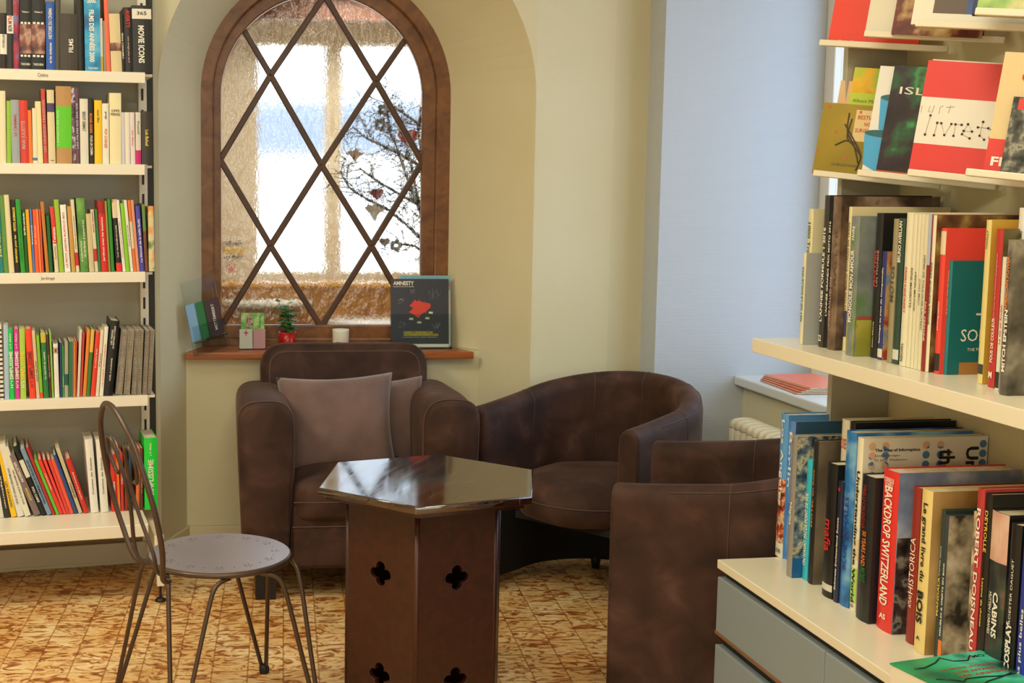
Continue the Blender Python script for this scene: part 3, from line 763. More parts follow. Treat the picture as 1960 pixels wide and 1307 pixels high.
# leaning clear leaflet holder at the left end
P = sill_pt(402, 676); k = KPX(P)
A = at_depth(360, 534, -.20); B = at_depth(413, 528, -.10); C_ = sill_pt(402, 676)
xx = V((math.cos(A3 + .55), math.sin(A3 + .55), 0)); yy = V((-xx.y, xx.x, 0))
Ml = frame_matrix(sill_pt(408, 674) + ZV * .001, xx, yy, ZV) @ Matrix.Rotation(math.radians(-12), 4, 'Y')
w, h = .150, .290
lh = empty('leaflet_holder', Ml, 'tall clear leaflet holder leaning at the left end of the sill', 'holder')
m = MB(); m.box((0, .02, h / 2), (w, .0025, h)); m.box((0, -.012, h * .22), (w, .002, h * .4)); m.box((0, .004, .055), (w - .01, .032, .002)); m.build('acrylic_body', M_acr, lh)
for i, (c, lb, ink) in enumerate((('#8ab4d6', 'pale blue leaflet, leftmost in the tall leaning holder', None), ('#2f7a3a', 'green leaflet in the middle of the tall leaning holder', None), ('#4a2e28', 'dark brown leaflet with white lettering in the tall leaning holder', 'w'))):
    r = card(Ml @ Matrix.Translation((-w * .33 + i * w * .27, .004 - .004 * i, .062)), w * (.38 if i < 2 else .44), h * .5, mat('leaf_%d' % i, c, .5), lb)
    if ink: text(r, 'METTEMBERT', h * .36, .012, tx(0, h * .25) @ Matrix.Rotation(PI / 2, 4, 'Z') @ Matrix.Translation((0, 0, .0003)), 'w', 'lettering')

# ------------------------------------------------------------------ club armchair with two cushions
def rounded(pts, r, n=4):
    out = []; N = len(pts)
    for i in range(N):
        p, a, b2 = V(pts[i]), V(pts[i - 1]), V(pts[(i + 1) % N])
        rr = r[i] if isinstance(r, (list, tuple)) else r
        da, db = (a - p), (b2 - p); ra = min(rr, da.length * .48, db.length * .48)
        A, B = p + da.normalized() * ra, p + db.normalized() * ra
        for k in range(n + 1):
            t = k / n; out.append(tuple((A * (1 - t) ** 2 + p * 2 * t * (1 - t) + B * t * t)))
    return out
def yawM(x, y, back):      # local y points to the back of the seat
    b = V((back[0], back[1], 0)).normalized(); r = V((b.y, -b.x, 0))
    return frame_matrix((x, y, 0), r, b, ZV)
MA = yawM(.028, 4.43, (-.10, 1))
ac = empty('armchair', MA, 'brown suede club armchair with squared back below the arched window', 'armchair')
def arm(sg):
    prof = rounded([(.245 * sg, .11), (.395 * sg, .11), (.415 * sg, .55), (.415 * sg, .69), (.225 * sg, .70), (.222 * sg, .5)], [.01, .02, .15, .10, .11, .1], 6)
    if sg < 0: prof = prof[::-1]
    m = MB()
    n = len(prof); cx_ = sum(p[0] for p in prof) / n; cz_ = sum(p[1] for p in prof) / n
    ys = [(0.0, .80), (.004, .90), (.014, .96), (.03, 1.0), (.25, 1.0), (.5, 1.0), (.64, .99), (.66, .9), (.67, .75)]
    def fn(i, j):
        y, sc = ys[j]; p = prof[i % n]
        k = (1 - sc); L = math.hypot(p[0] - cx_, p[1] - cz_) or 1
        q = V((cx_ + (p[0] - cx_) * (1 - k * .045 / L * 2), y, cz_ + (p[1] - cz_) * (1 - k * .045 / L * 2)))
        q.z -= .05 * max(0, (y - .25)) * (1 if q.z > .5 else 0)
        return q
    vs = [[m.b.verts.new(fn(i, j)) for j in range(len(ys))] for i in range(n)]
    for i in range(n):
        for j in range(len(ys) - 1):
            m.b.faces.new((vs[i][j], vs[(i + 1) % n][j], vs[(i + 1) % n][j + 1], vs[i][j + 1])).smooth = True
    for j in (0, -1):
        f = m.b.faces.new([vs[i][j] for i in range(n)]); f.smooth = True
    o = m.build('armrest', M_suede, ac)
    sp = MB(); sp.tube([V((cx_ + (p[0] - cx_) * 1.012, .026, cz_ + (p[1] - cz_) * 1.008)) for p in prof if p[1] > .12], .0022, 5); sp.build('piping', M_seam, o)
arm(-1); arm(1)
def softbox(name, c, size, bev, m, parent, M=None, seg=4, puff=0):
    b = MB(); b.box(c, size, M, bevel=bev, seg=seg); o = b.build(name, m, parent, smooth=True)
    md = o.modifiers.new('wn', 'WEIGHTED_NORMAL'); return o
softbox('front_panel', (0, .045, .225), (.464, .07, .23), .02, M_suede, ac)
softbox('base', (0, .36, .21), (.47, .60, .18), .01, M_suede, ac)
sc_ = MB()
def seatfn(u, v):
    x = (u - .5) * .47; y = -.005 + v * .50; return x, y
def rbox_puff(mb, x0, x1, y0, y1, z0, z1, r, puff, n=12, M=None):
    """soft cushion block: superellipsoid-like box"""
    cx_, cy_, cz_ = (x0 + x1) / 2, (y0 + y1) / 2, (z0 + z1) / 2; hx, hy, hz = (x1 - x0) / 2, (y1 - y0) / 2, (z1 - z0) / 2
    nu, nv = 40, 20
    def sg(v, e): return math.copysign(abs(v) ** e, v)
    def fn(u, v):
        a = 2 * PI * u; b_ = -PI / 2 + PI * v
        e1, e2 = r, .22
        x = sg(math.cos(b_), e1) * sg(math.cos(a), e2); y = sg(math.cos(b_), e1) * sg(math.sin(a), e2); z = sg(math.sin(b_), e1)
        p = V((cx_ + hx * x, cy_ + hy * y, cz_ + hz * z + puff * (1 - x * x) * (1 - y * y) * (1 if z > 0 else 0)))
        return M @ p if M is not None else p
    mb.grid(fn, nu, nv, closed_u=True)
rbox_puff(sc_, -.232, .232, -.012, .52, .27, .425, .35, .03)
seat = sc_.build('seat_cushion', M_suede, ac, merge=.0004)
sp = MB(); sp.tube([(-.226, -.006, .352), (-.1, -.014, .352), (.1, -.014, .352), (.226, -.006, .352)], .002, 5); sp.build('piping', M_seam, seat)
sp = MB(); sp.tube([(-.228, .008, .262), (.228, .008, .262)], .002, 5); sp.build('piping', M_seam, ac.children[2] if False else seat)
BT = Matrix.Translation((0, .53, .33)) @ Matrix.Rotation(math.radians(-7), 4, 'X')
bk = flat('backrest', rounded([(-.285, -.05), (.285, -.05), (.292, .47), (-.292, .47)], [.02, .02, .07, .07], 6), [], .13, M_suede, ac, BT @ Matrix.Translation((0, .05, 0)) @ FT, bevel=.03)
bk.data.polygons.foreach_set('use_smooth', [True] * len(bk.data.polygons)); bk.modifiers.new('wn', 'WEIGHTED_NORMAL')
sp = MB(); sp.tube([(x * .99, -.014 , z * .993) for x, z in rounded([(-.285, .1), (-.292, .47), (.292, .47), (.285, .1)], [.001, .07, .07, .001], 6)], .0025, 5); sp.build('piping', M_seam, bk, (BT @ Matrix.Translation((0, .05, 0)) @ FT).inverted() @ BT)
for sx_ in (-.32, .32):
    for sy_ in (.03, .60):
        m = MB(); m.prism([(sx_ - .035, sy_, .115), (sx_ + .035, sy_, .115), (sx_ + .035, sy_ + .07, .115), (sx_ - .035, sy_ + .07, .115)], (0, .004, -.115)); m.build('foot', M_foot, ac)
def pillow(name, w, h, th, M, m, label, seed=0):
    mb = MB(); n = 22
    def fn(side):
        def f(u, v):
            a, b_ = u * 2 - 1, v * 2 - 1
            e = (1 - abs(a) ** 2.6) * (1 - abs(b_) ** 2.6)
            t = th / 2 * max(e, 0) ** .42
            inx = 1 - .07 * (1 - b_ * b_) * abs(a) ** 3; inz = 1 - .07 * (1 - a * a) * abs(b_) ** 3
            inx = 1 - .09 * math.cos(b_ * PI / 2) * abs(a) ** 2; inz = 1 - .09 * math.cos(a * PI / 2) * abs(b_) ** 2
            wr = .004 * noise.noise(V((a * 3 + seed, b_ * 3, side))) * e
            return V((a * w / 2 * inx, side * (t + wr), b_ * h / 2 * inz))
        return f
    mb.grid(fn(1), n, n); mb.grid(fn(-1), n, n)
    o = mb.build(name, m, None, merge=.0008); o.matrix_world = M; return tag(o, label, 'cushion')
def px_frame(px, py, Y, yaw, tiltdeg, roll=0):
    P = at_y(px, py, Y); x = V((math.cos(yaw), math.sin(yaw), 0)); y = V((-math.sin(yaw), math.cos(yaw), 0))
    return frame_matrix(P, x, y, ZV) @ Matrix.Rotation(math.radians(tiltdeg), 4, 'X') @ Matrix.Rotation(math.radians(roll), 4, 'Y')
pillow('cushion', .425, .375, .17, px_frame(645, 815, 4.72, .06, -16, -2.5), M_cushion, 'large taupe linen cushion in front, leaning on the armchair back')
pillow('cushion', .36, .34, .10, px_frame(722, 812, 4.845, .02, -9, -4), M_cushion, 'taupe cushion half hidden behind the large one in the armchair', 4)

# ------------------------------------------------------------------ tub chairs
def tub_chair(M, label, group=None, hb=.755, ha=.665):
    root = empty('tub_chair', M, label, 'armchair', group)
    R, T = .31, .078
    path = []
    for i in range(5): path.append((-R * (1.0 - .02 * (4 - i) / 4), -.30 + .30 * i / 4, 0))
    for i in range(1, 24):
        a = PI - PI * i / 24; path.append((R * math.cos(a), R * 1.05 * math.sin(a), 0))
    for i in range(5): path.append((R * (1.0 - .02 * i / 4), -.30 * i / 4, 0))
    N = len(path); P = [V(p) for p in path]
    def hz(i):
        s_ = i / (N - 1); return ha + (hb - ha) * (math.sin(PI * s_)) ** 1.3
    mb = MB(); rings = []
    for i in range(N):
        t = (P[min(i + 1, N - 1)] - P[max(i - 1, 0)]).normalized(); nrm = V((-t.y, t.x, 0))     # outward = left of travel
        if nrm.dot(P[i] - V((0, -.1, 0))) < 0: nrm = -nrm
        H = hz(i); h2 = T / 2
        sec = [(h2 * .75, .035), (h2 * .95, .3), (h2, H - .05)]
        sec += [(h2 * math.cos(a), H - .045 + .045 * math.sin(a)) for a in [PI * k / 8 for k in range(1, 8)]]
        sec += [(-h2, H - .05), (-h2, .3), (-h2 * .8, .035)]
        rings.append([mb.b.verts.new(P[i] + nrm * a + ZV * z) for a, z in sec])
    S = len(rings[0])
    for i in range(N - 1):
        for k in range(S):
            f_ = mb.b.faces.new((rings[i][k], rings[i][(k + 1) % S], rings[i + 1][(k + 1) % S], rings[i + 1][k])); f_.smooth = True
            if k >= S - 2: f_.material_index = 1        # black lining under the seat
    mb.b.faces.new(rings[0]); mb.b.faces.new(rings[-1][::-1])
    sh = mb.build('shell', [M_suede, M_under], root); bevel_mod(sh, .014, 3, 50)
    st = MB()
    for i in (4, 11, 16, 21, 28) if True else ():
        t = (P[min(i + 1, N - 1)] - P[max(i - 1, 0)]).normalized(); nrm = V((-t.y, t.x, 0))
        if nrm.dot(P[i] - V((0, -.1, 0))) < 0: nrm = -nrm
        H = hz(i); h2 = T / 2 + .0006
        st.tube([P[i] + nrm * a + ZV * z for a, z in [(-h2, .45), (-h2, H - .05)] + [(h2 * math.cos(q), H - .045 + .0458 * math.sin(q)) for q in [PI - PI * k / 8 for k in range(1, 8)]] + [(h2, H - .05), (h2, .3)]], .0012, 4)
    st.build('seams', M_seam, sh)['kind'] = 'stuff'
    rim = MB()
    pts = []
    for i in range(2, N - 2):
        t = (P[i + 1] - P[i - 1]).normalized(); nrm = V((-t.y, t.x, 0))
        if nrm.dot(P[i] - V((0, -.1, 0))) < 0: nrm = -nrm
        pts.append(P[i] + nrm * (T / 2 * .82) + ZV * (hz(i) - .045 + .0275))
    rim.tube(pts, .0013, 4); rim.build('piping', M_seam, sh)
    # round seat
    sm_ = MB(); Ri = R - T / 2 - .004
    def outline(a, k=1.0):
        c, s_ = math.cos(a), math.sin(a)
        x = Ri * c; y = Ri * 1.05 * s_ if s_ > 0 else Ri * 1.12 * s_
        return V((x * k, y * k, 0))
    prof = [(0, .445), (.35, .443), (.7, .434), (.9, .415), (.985, .38), (1, .35), (.985, .318), (.94, .30), (0, .30)]
    vs = []
    for k, z in prof:
        vs.append([sm_.b.verts.new(outline(2 * PI * i / 40, k) + ZV * (z + .006 * noise.noise(outline(2 * PI * i / 40, k) * 9))) for i in range(40)] if k else [sm_.b.verts.new((0, 0, z))])
    for a, b_ in zip(vs, vs[1:]):
        for i in range(40):
            j = (i + 1) % 40
            q = (a[0], b_[i], b_[j]) if len(a) == 1 else ((a[i], a[j], b_[0]) if len(b_) == 1 else (a[i], a[j], b_[j], b_[i]))
            sm_.b.faces.new(q).smooth = True
    so = sm_.build('seat', M_suede, root)
    sp = MB(); sp.tube([outline(2 * PI * i / 40, 1.0) + ZV * .362 for i in range(40) if math.sin(2 * PI * i / 40) < .1][0:], .0018, 4) if False else sp.tube([outline(PI + PI * i / 24, .999) + ZV * .366 for i in range(25)], .0018, 5)
    sp.build('piping', M_seam, so)
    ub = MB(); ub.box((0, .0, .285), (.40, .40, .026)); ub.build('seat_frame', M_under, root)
    for (x, y) in ((-.29, -.265), (.29, -.265), (-.16, .26), (.16, .26)):
        m = MB(); m.lathe([(0, 0), (.014, 0), (.019, .035), (.019, .05), (0, .05)], 14, (x, y, 0)); m.build('foot', M_foot, root)
    return root
tub_chair(yawM(.860, 4.545, (.68, .72)), 'brown suede tub chair in the corner, its open front towards the hexagonal table')
tub_chair(yawM(1.08, 3.56, (.925, -.38)), 'brown suede tub chair seen from its side, beside the base cabinet')

# ------------------------------------------------------------------ hexagonal table
HT = .64; TH0 = math.radians(-98.2)
tbl = empty('hexagonal_table', (.212, 3.53, 0), 'dark hexagonal wooden side table with glossy top and quatrefoil holes', 'table')
def hexa(r, n=6): return [(r * math.cos(TH0 + k * PI / 3), r * math.sin(TH0 + k * PI / 3)) for k in range(n)]
o = flat('tabletop', hexa(.318), [], .022, M_top, tbl, Matrix.Translation((0, 0, HT - .011)), bevel=.004)
o = flat('top_underlay', hexa(.300), [], .012, M_table, tbl, Matrix.Translation((0, 0, HT - .0285)))
RB = .232; hb = hexa(RB)
def quatre(cx_, cy_, s_):
    out = []
    for q in range(4):
        a0 = q * PI / 2
        c0 = (cx_ + s_ * .55 * math.cos(a0), cy_ + s_ * .55 * math.sin(a0))
        for k in range(9):
            a = a0 - PI * .62 + PI * 1.24 * k / 8; out.append((c0[0] + s_ * .46 * math.cos(a), c0[1] + s_ * .46 * math.sin(a)))
    return out
HB = HT - .0345
bx_, by_ = -.010, -.004
for k in range(6):
    a, b2 = V((hb[k][0] + bx_, hb[k][1] + by_, 0)), V((hb[(k + 1) % 6][0] + bx_, hb[(k + 1) % 6][1] + by_, 0)); L = (b2 - a).length; t = (b2 - a).normalized(); n_ = V((t.y, -t.x, 0))
    holes = [quatre(0, z - HB / 2, .034) for z in (HB - .185, HB - .46)]
    th = .016; ins = th / 2
    Mx = frame_matrix((a + b2) / 2 - n_ * ins + ZV * (HB / 2), t, ZV, n_)
    half = L / 2
    flat('side_panel', [(-half + .0045, -HB / 2), (half - .0045, -HB / 2), (half - .0045, HB / 2), (-half + .0045, HB / 2)], holes, th, M_table, tbl, Mx, bevel=.001)
    m = MB(); m.tube([a - (a - V((bx_, by_, 0))).normalized() * .008, a - (a - V((bx_, by_, 0))).normalized() * .008 + ZV * HB], .0085, 8); m.build('corner_strip', M_table, tbl)

# ------------------------------------------------------------------ metal bistro chair
SCx, SCy, SZt, SRr = -.353, 3.455, .45, .188
ch = empty('metal_chair', (SCx, SCy, 0), 'metal bistro chair with round pierced seat and looped wire back', 'chair')
holes = []
def slit(cx_, cy_, a, L, w_):
    c, s_ = math.cos(a), math.sin(a); pts = [(0, 0), (L * .5, w_), (L, 0), (L * .5, -w_)]
    return [(cx_ + c * x - s_ * y, cy_ + s_ * x + c * y) for x, y in pts]
for k in range(12):
    a = 2 * PI * k / 12 + .1; cx_, cy_ = .149 * math.cos(a), .149 * math.sin(a)
    for q in range(5): holes.append(slit(cx_ + .003 * math.cos(a + q * 2 * PI / 5), cy_ + .003 * math.sin(a + q * 2 * PI / 5), a + q * 2 * PI / 5, .0125, .0022))
    a2 = a + PI / 12; holes.append([(.149 * math.cos(a2) + .0028 * math.cos(2 * PI * i / 8), .149 * math.sin(a2) + .0028 * math.sin(2 * PI * i / 8)) for i in range(8)])
flat('seat', [(SRr * math.cos(2 * PI * i / 64), SRr * math.sin(2 * PI * i / 64)) for i in range(64)], holes, .0025, M_seat, ch, Matrix.Translation((0, 0, SZt)))
m = MB(); m.tube([(SRr * math.cos(2 * PI * i / 64), SRr * math.sin(2 * PI * i / 64), SZt - .008) for i in range(64)], .0075, 8, closed=True); m.build('seat_rim', M_metalrod, ch)
FEET = [(.100, .300), (.275, -.085), (-.085, -.30), (-.300, .085)]
for (fx, fy) in FEET:
    m = MB(); f = V((fx, fy, 0)); d = f.normalized(); s_ = V((-d.y, d.x, 0)); ro = SRr - .012
    for sg in (-1, 1):
        aa = math.atan2(fy, fx) + sg * .52
        top = V((ro * math.cos(aa), ro * math.sin(aa), SZt - .018))
        aa2 = math.atan2(fy, fx) + sg * .34
        sh_ = V(((SRr + .012) * math.cos(aa2), (SRr + .012) * math.sin(aa2), SZt - .030))
        aa3 = math.atan2(fy, fx) + sg * .26
        sh2 = V(((SRr + .030) * math.cos(aa3), (SRr + .030) * math.sin(aa3), SZt - .075))
        end = f + s_ * .006 * sg + ZV * .012
        pts = []
        ctl = [top, sh_, sh2, sh2.lerp(end, .5), end]
        for i in range(len(ctl) - 1):
            for t_q in range(4):
                t = t_q / 4; p0, p1, p2, p3 = ctl[max(i - 1, 0)], ctl[i], ctl[i + 1], ctl[min(i + 2, len(ctl) - 1)]
                pts.append(.5 * ((2 * p1) + (p2 - p0) * t + (2 * p0 - 5 * p1 + 4 * p2 - p3) * t * t + (3 * p1 - p0 - 3 * p2 + p3) * t ** 3))
        pts.append(end); m.tube(pts, .0062, 8)
    lg = m.build('leg', M_metalrod, ch)
    m = MB(); m.lathe([(0, 0), (.013, 0), (.015, .006), (.015, .018), (.010, .026), (0, .026)], 14, f); m.build('foot_cap', M_rubber, lg)
# looped back: drawn on its own leaning plane
Pb1 = at_z(258, 1066, SZt); Pb2 = at_z(312, 1108, SZt); Pt = (Pb1 + Pb2) / 2
bd = V((Pb2.x - Pb1.x, Pb2.y - Pb1.y, 0)).normalized(); outw = V((bd.y, -bd.x, 0))
if outw.dot(V((SCx, SCy, 0)) - V((Pt.x, Pt.y, 0))) > 0: outw = -outw
lean = math.radians(13); upv = (ZV * math.cos(lean) + outw * math.sin(lean)); nb = bd.cross(upv)
def cat(ctl, n=6, closed=False):
    out = []; N = len(ctl)
    for i in range(N if closed else N - 1):
        for q in range(n):
            t = q / n
            if closed: p0, p1, p2, p3 = ctl[i - 1], ctl[i], ctl[(i + 1) % N], ctl[(i + 2) % N]
            else: p0, p1, p2, p3 = ctl[max(i - 1, 0)], ctl[i], ctl[i + 1], ctl[min(i + 2, N - 1)]
            out.append(.5 * ((2 * p1) + (p2 - p0) * t + (2 * p0 - 5 * p1 + 4 * p2 - p3) * t * t + (3 * p1 - p0 - 3 * p2 + p3) * t ** 3))
    if not closed: out.append(ctl[-1])
    return out
def backpt(a, z, off=0): return V((Pt.x, Pt.y, SZt)) + bd * a + upv * z + outw * off - V((SCx, SCy, 0))
Lb = (Pb2 - Pb1).length
BWd = .19; BH = .445
def bow(ctl, name, r=.0065): 
    m = MB(); m.tube(cat([backpt(*c) for c in ctl]), r, 8); return m.build(name, M_metalrod, ch)
hoop = [(-Lb * .42, -.014, -.035), (-Lb * .5, .0), (-.155, .08), (-.175, .17), (-.165, .27), (-.125, .37), (-.055, .432), (0, BH), (.055, .432), (.125, .37), (.165, .27), (.175, .17), (.155, .08), (Lb * .5, .0), (Lb * .42, -.014, -.02)]
bow(hoop, 'back_hoop', .0075)
for sg in (-1, 1):
    bow([(sg * Lb * .3, -.014, -.028), (sg * Lb * .34, .01), (sg * .075, .06), (sg * .035, .15), (sg * .02, .24), (sg * .045, .33), (sg * .085, .345), (sg * .105, .30), (sg * .085, .255), (sg * .06, .25)], 'back_scroll', .0055)

# ------------------------------------------------------------------ books
def book(M, w, h, d, color, bulge=.0, hard=True, mcover=None, titles=(), bands=(), front=None, fronttext=(), label='', group=None, name='book', text_off=.0006, pages=True):
    """frame: x across the spine, y into the shelf, z up; the spine looks along -y"""
    r = empty(name, M, label, 'book', group)
    mc = mcover or mat('cover_' + color.strip('#'), color, .38)
    t = min(.0022 if hard else .0008, w * .2)
    n = 5; sp_out = []; sp_in = []
    for i in range(n + 1):
        u = i / n; x = w * u; y = -bulge * math.sin(PI * u)
        sp_out.append((x, y)); sp_in.append((t + (w - 2 * t) * u, y + t))
    poly = sp_out + [(w, d), (w - t, d)] + sp_in[::-1] + [(t, d), (0, d)]
    b = MB()
    N = len(poly); lo = [b.b.verts.new((x, y, 0)) for x, y in poly]; hi = [b.b.verts.new((x, y, h)) for x, y in poly]
    for i in range(N):
        f = b.b.faces.new((lo[i], lo[(i + 1) % N], hi[(i + 1) % N], hi[i]))
    b.b.faces.new(lo[::-1]); b.b.faces.new(hi)
    b.build('cover', mc, r)
    if pages:
        g = .003 if hard else .0006
        b = MB(); b.box((w / 2, (t + .002 + d - g) / 2, h / 2), (w - 2 * t - .0002, d - g - t - .002, h - 2 * g)); b.build('pages', M_paper, r)
    for (z0, z1, c) in bands:
        bb = MB(); pp = [(x, y) for x, y in sp_out]
        for i in range(n):
            (x0, y0), (x1, y1) = pp[i], pp[i + 1]
            bb.face([(x0, y0 - .0005, z0 * h), (x1, y1 - .0005, z0 * h), (x1, y1 - .0005, z1 * h), (x0, y0 - .0005, z1 * h)])
        bb.build('spine_band', mat('band_' + c.strip('#'), c, .45) if isinstance(c, str) else c, r, recalc=False)
    for tt in titles:
        s_, ink, zc, ln, hf, dr = tt[:6]; bold = tt[6] if len(tt) > 6 else .015; xo = tt[7] if len(tt) > 7 else .5
        L = ln * h; H = w * hf
        Mx = Matrix.Translation((w * xo, -bulge * math.sin(PI * xo) - .0012, h * zc)) @ FT
        if dr == 'u': Mx = Mx @ Matrix.Rotation(PI / 2, 4, 'Z')
        elif dr == 'd': Mx = Mx @ Matrix.Rotation(-PI / 2, 4, 'Z')
        else: L, H = w * hf, h * ln
        text(r, s_, L, H, Mx, ink, 'spine_title', bold)
    if front is not None:
        bb = MB(); bb.face([(w + .0005, 0, 0), (w + .0005, d, 0), (w + .0005, d, h), (w + .0005, 0, h)]); bb.build('front_cover', front, r, recalc=False)
    for (s_, ink, yc, zc, L, H) in fronttext[:]:
        RY = Matrix(((0, 0, 1, w + .0012), (1, 0, 0, yc * d), (0, 1, 0, zc * h), (0, 0, 0, 1)))
        text(r, s_, L, H, RY, ink, 'cover_lettering')
    return r
def autolabel(rows, phrase):
    """each book is told apart by its own look, its neighbour and its shelf"""
    names = [r[5] for r in rows]; out = []
    for i, nme in enumerate(names):
        out.append('%s right of %s, %s' % (nme, names[i - 1], phrase) if i else '%s, first in sight on the %s' % (nme, phrase))
    return out

# ------------------------------------------------------------------ left bookcase
_l = at_y(277.6, 520, 4.57); L0 = V((_l.x, _l.y, 0))
ML = frame_matrix(L0, D1, -N1, ZV); MLI = ML.inverted()
def left_px(x, y, off=0.0):
    P = MLI @ at_plane(x, y, L0 - N1 * off, N1); return P.x, P.z
ROWY = [138.8, 314.7, 520, 757]
ZSH = [left_px(277.6, y)[1] for y in ROWY]
ZB = MLI @ at_plane(284, 1003, L0 + N1 * .19, N1); sE5 = ZB.x; ZB = ZB.z
case = empty('bookcase', ML, 'cream metal bookcase with five visible shelves at the left', 'bookcase')
def lb(name, x0, x1, y0, y1, z0, z1, m, parent=case, bev=.002):
    b = MB(); b.box(((x0 + x1) / 2, (y0 + y1) / 2, (z0 + z1) / 2), (x1 - x0, y1 - y0, z1 - z0)); o = b.build(name, m, parent)
    return bevel_mod(o, bev, 2) if bev else o
SLs = -1.35; XE = .026
for i, z in enumerate(ZSH):
    e = left_px(ROWY[i] and (277.6, 277, 278, 283)[i], ROWY[i])[0]
    sh = lb('shelf', SLs, e, 0, .255, z - .003, z, M_shelf, bev=0)
    lb('shelf_lip', SLs, e, -.003, .0, z - .036, z, M_shelf, sh)
    lb('end_bracket', e, e + .028, .03, .255, z - .012, z - .003, M_shelf, sh, 0)
    if i in (0, 2):
        (a, _), (b2, _) = left_px((73, 72)[i // 2], 200), left_px((93, 99)[i // 2], 200)
        _, zt_ = left_px(83, (143.5, 533)[i // 2])
        text(sh, ('Cinéma', 'Jardinage')[i // 2], b2 - a, .0125, Matrix.Translation(((a + b2) / 2, -.0045, zt_)) @ FT, 'd', 'shelf_lettering', .0)
sh = lb('bottom_shelf', SLs, sE5, -.19, .255, ZB - .004, ZB, M_shelf, bev=0)
lb('shelf_lip', SLs, sE5, -.194, -.189, ZB - .042, ZB + .001, M_shelf, sh, .003)
lb('back_panel', SLs, XE - .012, .262, .268, ZB - .12, 2.35, M_panelgrey, bev=0)
lb('lower_back_panel', SLs, XE - .012, .255, .262, .10, ZB - .05, noise_mat('tan_panel', [(.3, '#a08a5e'), (.7, '#a89468')], 3), bev=0)
lb('kick_board', SLs, XE - .01, .18, .19, .045, .115, M_panelgrey, bev=.002)
up_ = lb('upright', XE - .020, XE + .010, .225, .257, .03, 2.4, M_shelf)
sl_ = MB()
for zz in [ZB + .04 + .075 * k for k in range(27)]: sl_.box((XE - .006, .2242, zz), (.008, .002, .042))
sl_.build('slots', M_black, up_)['kind'] = 'stuff'
lb('side_bracket_shadow_strip', XE + .0105, XE + .034, .235, .262, .03, 2.4, mat('gap_shade', '#2b2a26', .6)).name = 'gap_shade_strip'  # dark strip stands in for shade in the gap beside the upright
for xq in (XE - .018, ):
    pf = left_px(285, 1150, -.17)
    lb('base_bracket', XE - .022, XE + .006, -.18, .257, ZB - .10, ZB - .045, M_shelf)
    lgp = lb('front_leg', XE - .014, XE + .010, -.182, -.158, .055, ZB - .045, M_shelf)
    m = MB(); m.lathe([(.0045, .012), (.0045, .056)], 10, (XE - .002, -.17, 0)); m.lathe([(0, 0), (.019, 0), (.019, .006), (.008, .014), (0, .014)], 20, (XE - .002, -.17, 0)); m.build('levelling_foot', M_black, lgp)

def film(name, stops, sc=8, **k): return noise_mat(name, stops, sc, 3, .35, **k)
F1 = film('film_faces', [(.35, '#1c1518'), (.5, '#7a4a3e'), (.62, '#c49a88'), (.75, '#2c3a58')], 22)
F2 = film('shiny_wrap', [(.3, '#2b2730'), (.5, '#6b5560'), (.6, '#c8c4d0'), (.7, '#3a3f60')], 40)
F3 = film('blue_swirl', [(.35, '#0e4f86'), (.5, '#2b9fd0'), (.62, '#7cc8e6'), (.72, '#15304c')], 9)
F4 = film('flower_cover', [(.35, '#2f6a2c'), (.48, '#d9cf9a'), (.6, '#e08a3a'), (.7, '#8fa84a')], 16)
F5 = film('green_leafy', [(.35, '#3a6e2a'), (.5, '#5f9440'), (.65, '#86b35a')], 10)
F6 = film('cream_picture', [(.4, '#e0d2ae'), (.55, '#d6c49c'), (.62, '#a8763c')], 14)
F7 = film('purple_collage', [(.35, '#3a2a5c'), (.5, '#a8324a'), (.6, '#4a86b8'), (.7, '#e0c8b0')], 14)
